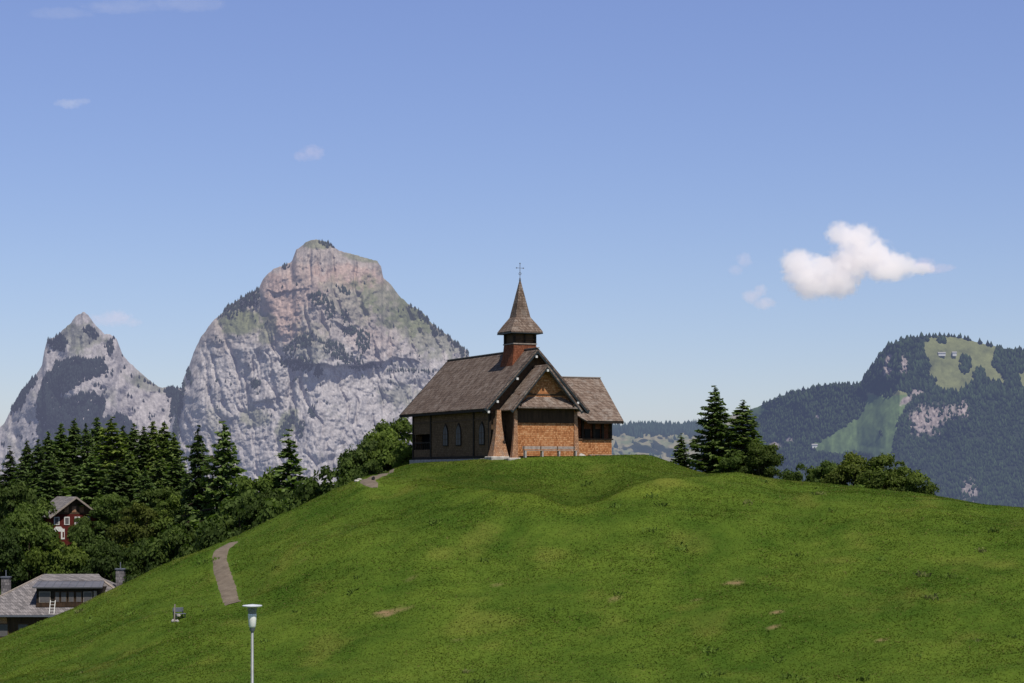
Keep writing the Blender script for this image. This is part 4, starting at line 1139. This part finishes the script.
def broad_mesh(seed, h=10, w=8, nclump=46, low=.12, leaf=.15, per=340):
    r = np.random.default_rng(seed)
    cen = []; U = []; W = []; sh = []
    tb = MB().lathe([(.32,-1.5),(.24,0),(.17,h*.3),(.09,h*.62)], 8)
    for k in range(nclump):
        a = r.uniform(0, 6.28); u = r.uniform(-1, 1)
        zc = h*(low+(1-low)*(.5+.46*u))
        prof = math.sqrt(max(0, 1-abs(u)**2.3))*(1.0 if u > -.4 else .9)
        rad = w/2*prof*(r.random()**.45)*.82
        R = r.uniform(.10, .19)*w*(1 if u < .7 else .7)
        c0 = np.array([math.cos(a)*rad, math.sin(a)*rad, zc])
        m_ = int(per*(R/(.15*w))**2)
        v_ = r.normal(0, 1, (m_, 3)); v_ /= np.linalg.norm(v_, axis=1)[:, None]
        v_[:, 2] = np.where(v_[:, 2] < -.3, -v_[:, 2]*.6, v_[:, 2])
        rr_ = R*(.72+.38*r.random(m_))*(1+.25*np.sin(v_[:, 0]*5+k)*np.sin(v_[:, 1]*4+2*k))
        c = c0+v_*rr_[:, None]*np.array([1, 1, .78])
        nrm = v_+r.normal(0, .5, (m_, 3)); nrm /= np.linalg.norm(nrm, axis=1)[:, None]
        t1 = np.cross(nrm, r.normal(0, 1, (m_, 3))); t1 /= np.linalg.norm(t1, axis=1)[:, None]
        t2 = np.cross(nrm, t1)
        sz = r.uniform(.6, 1.25, m_)*leaf
        cen.append(c); U.append(t1*sz[:, None]); W.append(t2*sz[:, None]*.7)
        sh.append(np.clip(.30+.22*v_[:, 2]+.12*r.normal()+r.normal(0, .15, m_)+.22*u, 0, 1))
        if k % 3 == 0: tb.bar((0,0,h*r.uniform(.15,.5)),tuple(c0),.09,.09)
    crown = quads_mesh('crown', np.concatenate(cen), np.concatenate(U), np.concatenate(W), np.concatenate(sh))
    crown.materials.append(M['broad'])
    tm = bpy.data.meshes.new('trunk'); tm.from_pydata(tb.v, [], tb.f); tm.materials.append(M['bark'])
    return crown, tm, h, w

PR = {'c%d' % i: conifer_mesh(400+i, 14, w, sp, nw) for i, (w, sp, nw) in enumerate([(6.8,1.0,38),(6.2,1.0,40),(7.8,1.05,34),(4.6,.85,34),(6.6,.95,32)])}
PR.update({'b%d' % i: broad_mesh(500+i, h, w, n, low) for i, (h, w, n, low) in enumerate([(10,8,52,.1),(9,9,56,.08),(12,8,58,.08),(8,8,44,.0)])})
first = {}
NAMES = {'c': ('conifer_tree', 'conifer'), 'b': ('broadleaf_tree', 'tree'), 's': ('shrub', 'shrub')}
tr = random.Random(3)
def tree(kind, px, top, D, wpx, label, tone=(1,1,1), base=None, group=None, name=None):
    crown, trunk, h0, w0 = PR[kind.replace('s', 'b')]
    x = (px-512)/F*D; zt_ = (HY-top)/F*D
    zg_ = float(height(x, D)) if base is None else (HY-base)/F*D
    H_ = zt_-zg_; sw = wpx*(1.3*tr.uniform(.86, 1.22) if kind[0] == 'c' else 1.1)/F*D/w0; sh_ = H_/h0
    if kind[0] != 'c': sw = max(sw, .72*sh_)
    nm, cat = NAMES[kind[0]]
    t = empty(nm, (x, D, zg_), tr.uniform(0, 6.28)); t.scale = (sw, sw, sh_)
    props(t, label, cat, group or {'c': 'conifers in the wood left of the hill', 'b': 'broadleaf trees in the wood left of the hill', 's': 'shrubs along the hill crest'}[kind[0]])
    for nm2, me in (('crown', crown), ('trunk', trunk)):
        key = (kind, nm2)
        if key not in first:
            o = bpy.data.objects.new(nm2, me); first[key] = o
        else: o = first[key].copy()
        C.objects.link(o); o.parent = t
        if nm2 == 'crown':
            k = tr.uniform(.78, 1.2)*(1.0 if kind[0] == 'b' else 1.1); o.color = (tone[0]*k, tone[1]*k, tone[2]*k, 1)
    return t
DK, LT, OL, BR, YG = (.8,.85,.85), (1.5,1.45,1.1), (1.25,1.1,.85), (1.15,.95,.75), (1.9,1.75,1.0)
CR = 'firs and bushes behind the right shoulder of the hill'
T = [
 # back row against the crag, left to right
 ('c1',-8,452,322,34,'conifer cut by the left frame edge at the end of the back row',DK),
 ('c3',10,450,318,26,'short pointed conifer second from the left in the back row',DK),
 ('c1',27,442,330,32,'conifer with a dense dark top, third in the back row from the left',DK),
 ('c4',38,440,322,34,'dark conifer right above the roof of the red chalet',DK),
 ('c1',48,433,335,30,'slim conifer just right of the dark one above the red chalet',DK),
 ('c0',61,423,338,36,'tall conifer in the rising left part of the back row',(.95,1,.95)),
 ('c1',74,420,340,32,'narrow tall conifer between two broader ones under the lesser crag',DK),
 ('c4',86,424,336,34,'dark ragged conifer left of the tallest tree of the back row',DK),
 ('c0',97,417,342,36,'tallest conifer of the back row under the lesser crag',(.95,1,.95)),
 ('c2',111,419,322,56,'broad light green conifer with layered boughs in front of the back row',(1.55,1.4,1.0)),
 ('c1',123,427,338,30,'dark conifer just right of the broad light green one',DK),
 ('c4',134,424,340,32,'pointed conifer left of the saddle between the two crags',DK),
 ('c1',144,428,336,28,'thin conifer wedged beneath the saddle between the two crags',DK),
 ('c0',153,421,338,34,'tall olive conifer near the right end of the back row',(1.2,1.15,.95)),
 ('c0',164,422,334,36,'bushy olive conifer second from the right end of the back row',(1.2,1.15,.95)),
 ('c1',174,434,330,32,'last conifer of the back row, before the gap of grey rock',(1.1,1.1,.95)),
 # second rows
 ('c0',22,462,300,38,'conifer standing in the second row left of the red chalet',DK),
 ('c2',92,455,305,50,'wide dark conifer in the middle of the wood above the dormer house',(.9,.95,.9)),
 ('c1',130,452,300,34,'conifer in the second row below the saddle of the crags',(1.1,1.1,1)),
 ('c4',160,455,295,40,'ragged conifer in the second row at the right end',(1.05,1.05,.95)),
 ('c0',50,456,308,36,'conifer right behind the ridge of the red chalet roof',DK),
 ('c1',70,462,312,32,'conifer rising behind the gable peak of the red chalet',DK),
 ('c2',118,462,296,50,'dark fir in the second row right below the broad light green conifer',DK),
 ('c0',176,458,288,44,'fir at the right end of the second row facing the grey rock gap',(1.0,1.05,.95)),
 ('c4',145,468,285,36,'dark conifer half buried among broadleaf crowns in mid wood',DK),
 # pair and slim firs by the slope
 ('c2',198,429,250,60,'left one of the dark pair of firs standing against the grey rock',(.8,.85,.85)),
 ('c2',224,425,246,66,'right one of the dark fir pair, its boughs reaching out to the right',(.85,.9,.85)),
 ('c3',289,438,226,52,'slender lone spruce standing before the foot of the great crag',(.9,.95,.9)),
 ('c1',315,472,216,22,'small spruce just right of the slender lone one',(.85,.9,.9)),
 ('c1',277,470,226,26,'low spruce tucked left of the slender lone one',(.9,.95,.9)),
 # broadleaf crowns
 ('b2',6,478,240,62,'big dark broadleaf tree filling the left frame edge',(.75,.8,.75)),
 ('b0',28,505,236,42,'broadleaf tree left of and below the red chalet',(.85,.9,.8)),
 ('b2',-2,520,224,60,'lower dark tree at the left frame edge above the house chimney',(.65,.7,.7)),
 ('b3',24,492,268,36,'olive crown pressed between the frame edge trees and the chalet',(1.1,1.1,.9)),
 ('b3',57,541,232,40,'bright yellowish green tree right below the red chalet',(1.35,1.3,.95)),
 ('b1',83,530,238,48,'dark tree behind the middle of the dormer house roof',(.8,.85,.8)),
 ('b0',83,517,282,30,'tree right of the red chalet covering half of its gable',(.85,.9,.85)),
 ('b2',116,492,282,50,'high rounded crown between chalet and brownish tree',(.95,1,.9)),
 ('b2',134,500,255,52,'brownish green broadleaf tree in the middle of the wood',BR),
 ('b1',110,545,226,54,'dark crown directly above the right house chimney',(.7,.75,.7)),
 ('b0',146,540,222,52,'dark low tree behind the grass edge right of the dormer house',(.75,.8,.7)),
 ('b2',156,484,272,52,'broad mid green crown beneath the right end of the conifers',(1.1,1.1,.9)),
 ('b2',172,492,256,54,'large light green crown left of the dark fir pair',(1.15,1.15,.9)),
 ('b1',176,530,220,56,'dark green tree over the grass edge left of the lower path',(.8,.85,.75)),
 ('b0',204,527,222,46,'bushy tree at the foot of the dark fir pair',(.9,.95,.8)),
 ('b0',229,518,216,42,'tree right above the upper end of the lower path',(.85,.9,.8)),
 ('b2',258,466,226,46,'rounded green tree between the fir pair and the slender spruce',(1.1,1.15,.9)),
 ('b1',246,498,212,40,'low dark tree right of the upper end of the lower path',(.8,.85,.8)),
 ('b0',273,490,210,36,'small tree left of the slender spruce foot at the grass edge',(.85,.9,.8)),
 ('b3',300,484,208,30,'low bushy tree right of the slender spruce foot',(.9,.95,.8)),
 
 ('b3',194,548,206,44,'low shaded bush at the grass edge left of the path top',(.7,.75,.7)),
 ('b3',150,565,204,44,'low shaded bush at the grass edge right of the house chimney',(.65,.7,.7)),
 # behind the chapel on the left
 ('s3',333,470,203,30,'low green shrub at the start of the hedge running up to the chapel',(.9,.95,.85)),
 ('s1',350,464,205,34,'wide dark shrub in the middle of the hedge left of the upper path',(.85,.9,.85)),
 ('s0',372,440,206,34,'greyish green shrub between the hedge and the tall tree by the chapel',(.95,.95,1.1)),
 ('b2',396,413,212,54,'tall bright leafy tree right behind the left end of the chapel',(1.15,1.2,.9)),
 ('s0',384,430,207,34,'leafy green bush in front of the tall tree by the chapel',(1.15,1.15,.9)),
 ('s3',404,446,199,24,'light yellow green bush touching the left corner of the chapel',(1.6,1.55,1.0)),
 ('s1',372,462,201,26,'low shrub right above the upper gravel path',(.8,.85,.8)),
]
for a in T:
    tree(*a[:6], tone=a[6])
for a in [('c3',681,436,204,28,'small dark fir left of the two big firs on the right',(.9,.95,.9)),
          ('c2',715,388,200,62,'tallest fir of the right group behind the hill shoulder',(.95,1,.9)),
          ('c2',743,402,197,54,'second tallest fir, leaning on the tallest one from the right',(1.0,1.0,.9)),
          ('b2',762,440,193,44,'olive green rounded tree at the right foot of the two big firs',(1.1,1.05,.85)),
          ('s3',736,452,195,36,'dark bush beneath the second tallest fir',(.8,.85,.8)),
          ('s3',801,465,192,36,'low green bush between the firs and the wide bushes',(1.0,1.05,.85)),
          ('s0',829,461,190,32,'narrow bush with a pale top left of the wide bushes',(.95,1.0,1.0)),
          ('s1',853,456,188,58,'wide olive brown bush, left one of the big right pair',(1.15,1.0,.8)),
          ('s1',884,457,186,68,'wide olive bush, right one of the big right pair',(1.1,1.05,.8)),
          ('s3',908,469,184,48,'lowest bush at the right end of the group above the bare crest',(1.05,1.0,.8))]:
    tree(*a[:6], tone=a[6], group=CR)

# ------------------------------------------------------------------ clouds
def cloud(puffs, D, label, dens, seed, glow=.5, nsc=1.0, tint=(1,1,1)):
    cx = sum(p[0] for p in puffs)/len(puffs); cy = sum(p[1] for p in puffs)/len(puffs)
    c0 = Vector(P(cx, cy, D)); k = D/F
    el = []
    r = random.Random(seed)
    for px, py, rx, ry in puffs:
        c = Vector(P(px, py, D))-c0; c.y += r.uniform(-.3, .3)*rx*k
        el.append((c, (rx*k, (rx+ry)/2*k, ry*k)))
    bm = bmesh.new()
    for c, s in el:
        g_ = bmesh.ops.create_icosphere(bm, subdivisions=3, radius=1.0)
        bmesh.ops.transform(bm, matrix=Matrix.Translation(c) @ Matrix.Diagonal((*[q*1.0 for q in s], 1)), verts=g_['verts'])
    me = bpy.data.meshes.new('cloud'); bm.to_mesh(me); bm.free()
    o = bpy.data.objects.new('cloud', me); C.objects.link(o); o.location = c0
    md = o.modifiers.new('r', 'REMESH'); md.mode = 'VOXEL'; md.voxel_size = min(min(s) for _, s in el)/5
    dg = bpy.context.evaluated_depsgraph_get(); dg.update()
    nm = bpy.data.meshes.new_from_object(o.evaluated_get(dg)); o.modifiers.clear(); o.data = nm
    m, nt = new_mat('cloud')
    tc = nd(nt, 'ShaderNodeTexCoord'); v = tc.outputs['Object']
    mx_ = None
    for c, s in el:
        a = nd(nt, 'ShaderNodeVectorMath', operation='SUBTRACT'); nt.links.new(v, a.inputs[0]); a.inputs[1].default_value = c
        b = nd(nt, 'ShaderNodeVectorMath', operation='DIVIDE'); nt.links.new(a.outputs[0], b.inputs[0]); b.inputs[1].default_value = s
        l = nd(nt, 'ShaderNodeVectorMath', operation='LENGTH'); nt.links.new(b.outputs[0], l.inputs[0])
        f = math_(nt, 'SUBTRACT', 1.0, l.outputs['Value'])
        if mx_ is None: mx_ = f
        else:
            n_s = nd(nt, 'ShaderNodeMath', operation='SMOOTH_MAX'); nt.links.new(mx_, n_s.inputs[0]); nt.links.new(f, n_s.inputs[1]); n_s.inputs[2].default_value = .15
            mx_ = n_s.outputs[0]
    nz = noise(nt, v, .016*nsc, 7, .66)
    d_ = math_(nt, 'ADD', mx_, math_(nt, 'MULTIPLY', math_(nt, 'SUBTRACT', nz, .5), 3.3))
    d_ = math_(nt, 'ADD', d_, .10)
    cl = nd(nt, 'ShaderNodeMath', operation='MULTIPLY', use_clamp=True); nt.links.new(d_, cl.inputs[0]); cl.inputs[1].default_value = 2.0
    # thins out to nothing at the rim
    rim = nd(nt, 'ShaderNodeMapRange', interpolation_type='SMOOTHSTEP'); nz2 = noise(nt, v, .034*nsc, 6, .6); nt.links.new(math_(nt, 'ADD', mx_, math_(nt, 'MULTIPLY', math_(nt, 'SUBTRACT', nz2, .56), 1.3)), rim.inputs[0]); rim.inputs[1].default_value = .02; rim.inputs[2].default_value = .24
    dd = math_(nt, 'MULTIPLY', math_(nt, 'MULTIPLY', cl.outputs[0], rim.outputs[0]), dens)
    pv = nd(nt, 'ShaderNodeVolumePrincipled'); pv.inputs['Color'].default_value = (.995*tint[0], .975*tint[1], .965*tint[2], 1)
    nt.links.new(dd, pv.inputs['Density']); pv.inputs['Anisotropy'].default_value = .2
    pv.inputs['Emission Color'].default_value = (1*tint[0], .90*tint[1], .90*tint[2], 1)
    nt.links.new(math_(nt, 'MULTIPLY', dd, glow), pv.inputs['Emission Strength'])  # added emission stands in for sunlight scattered many times inside the cloud
    oo = nd(nt, 'ShaderNodeOutputMaterial'); nt.links.new(pv.outputs[0], oo.inputs['Volume'])
    nm.materials.clear(); nm.materials.append(m)
    props(o, label, 'cloud', 'clouds in the blue sky')
    return o
CD = 9000
cloud([(797,264,22,19),(815,284,28,20),(838,281,28,21),(840,234,18,15),(858,242,26,22),(872,256,27,22),(850,264,30,22),(901,266,23,16),(884,272,24,14),(800,276,22,17),(920,268,20,8),(822,268,22,16),(888,262,20,14)], CD,
      'large bright white cloud above the right mountain', .018, 1, .17)
cloud([(938,269,16,6),(925,262,14,7),(948,268,10,4)], CD, 'faint pinkish wisp at the right tip of the large cloud', .0045, 8, .3, 1.5, (1,.88,.93))
cloud([(752,296,12,9),(765,303,14,8),(760,290,8,8)], CD, 'small whitish cloud low left of the large one', .0065, 2, .26, 1.5, (1,.93,.95))
cloud([(744,260,10,10),(736,270,9,7)], CD, 'faint wisp of cloud left of the large white one', .0035, 3, .3, 1.5, (1,.92,.97))
cloud([(313,153,15,10),(302,156,12,7)], CD, 'faint pinkish cloud wisp high above the great crag', .0030, 4, .3, 1.5, (1,.90,.95))
cloud([(115,318,22,10),(100,320,16,8),(132,322,12,6)], CD, 'faint pinkish cloud behind the peak of the lesser crag', .0035, 5, .3, 1.5, (1,.90,.95))
cloud([(68,103,18,6),(82,101,10,4)], CD, 'thin pale cloud streak in the upper left sky', .0035, 6, .28, 1.5)
cloud([(120,8,50,7),(190,6,50,8),(60,12,40,6)], CD, 'long thin veil of cloud along the upper left frame edge', .0009, 7, .28, .6)

# ------------------------------------------------------------------ sky, sun, camera
w = bpy.data.worlds.new('World'); sc.world = w; w.use_nodes = True
nt = w.node_tree; nt.nodes.clear()
sky = nd(nt, 'ShaderNodeTexSky', sky_type='NISHITA'); sky.sun_disc = False
sky.sun_elevation = SUN_EL; sky.sun_rotation = math.atan2(SUN_H.x, SUN_H.y)
sky.altitude = 1300; sky.air_density = 1.0; sky.dust_density = .6; sky.ozone_density = 2.0
tc = nd(nt, 'ShaderNodeTexCoord'); sp_ = nd(nt, 'ShaderNodeSeparateXYZ'); nt.links.new(tc.outputs['Generated'], sp_.inputs[0])
# sky tint: violet blue above the horizon, unseen upper sky dimmed to deepen shade
tint = ramp(nt, sp_.outputs[2], [(0.0, (.80,.79,.98)), (.04, (.90,.87,1.02)), (.10, (1.00,.95,1.10)), (.16, (1.07,1.0,1.19)), (.24, (1.17,1.07,1.31)), (.34, (.9,.82,.95)), (.6, (.62,.60,.68))])
bg = nd(nt, 'ShaderNodeBackground'); bg.inputs[1].default_value = .10
nt.links.new(mixc(nt, sky.outputs[0], tint, 1.0, 'MULTIPLY'), bg.inputs[0])
wo = nd(nt, 'ShaderNodeOutputWorld'); nt.links.new(bg.outputs[0], wo.inputs[0])

sd = bpy.data.lights.new('sun', 'SUN'); sd.energy = 4.3; sd.angle = math.radians(.53); sd.color = (1.0, .95, .87)
so = bpy.data.objects.new('sun', sd); C.objects.link(so)
dirv = Vector((SUN_H.x*math.cos(SUN_EL), SUN_H.y*math.cos(SUN_EL), math.sin(SUN_EL)))
so.rotation_euler = dirv.to_track_quat('Z', 'Y').to_euler(); so.location = (60, -40, 90)

cd = bpy.data.cameras.new('camera'); cam = bpy.data.objects.new('camera', cd); C.objects.link(cam)
cam.rotation_euler = (math.pi/2, 0, 0); cd.sensor_width = 36; cd.lens = F/1024*36
cd.shift_y = (HY-341.5)/1024; cd.clip_start = .5; cd.clip_end = 60000
sc.camera = cam
sc.view_settings.view_transform = 'Standard'; sc.view_settings.look = 'None'; sc.view_settings.exposure = 0
sc.cycles.use_denoising = True
sc.cycles.volume_bounces = 3; sc.cycles.max_bounces = 8; sc.cycles.transparent_max_bounces = 16
sc.cycles.volume_max_steps = 128
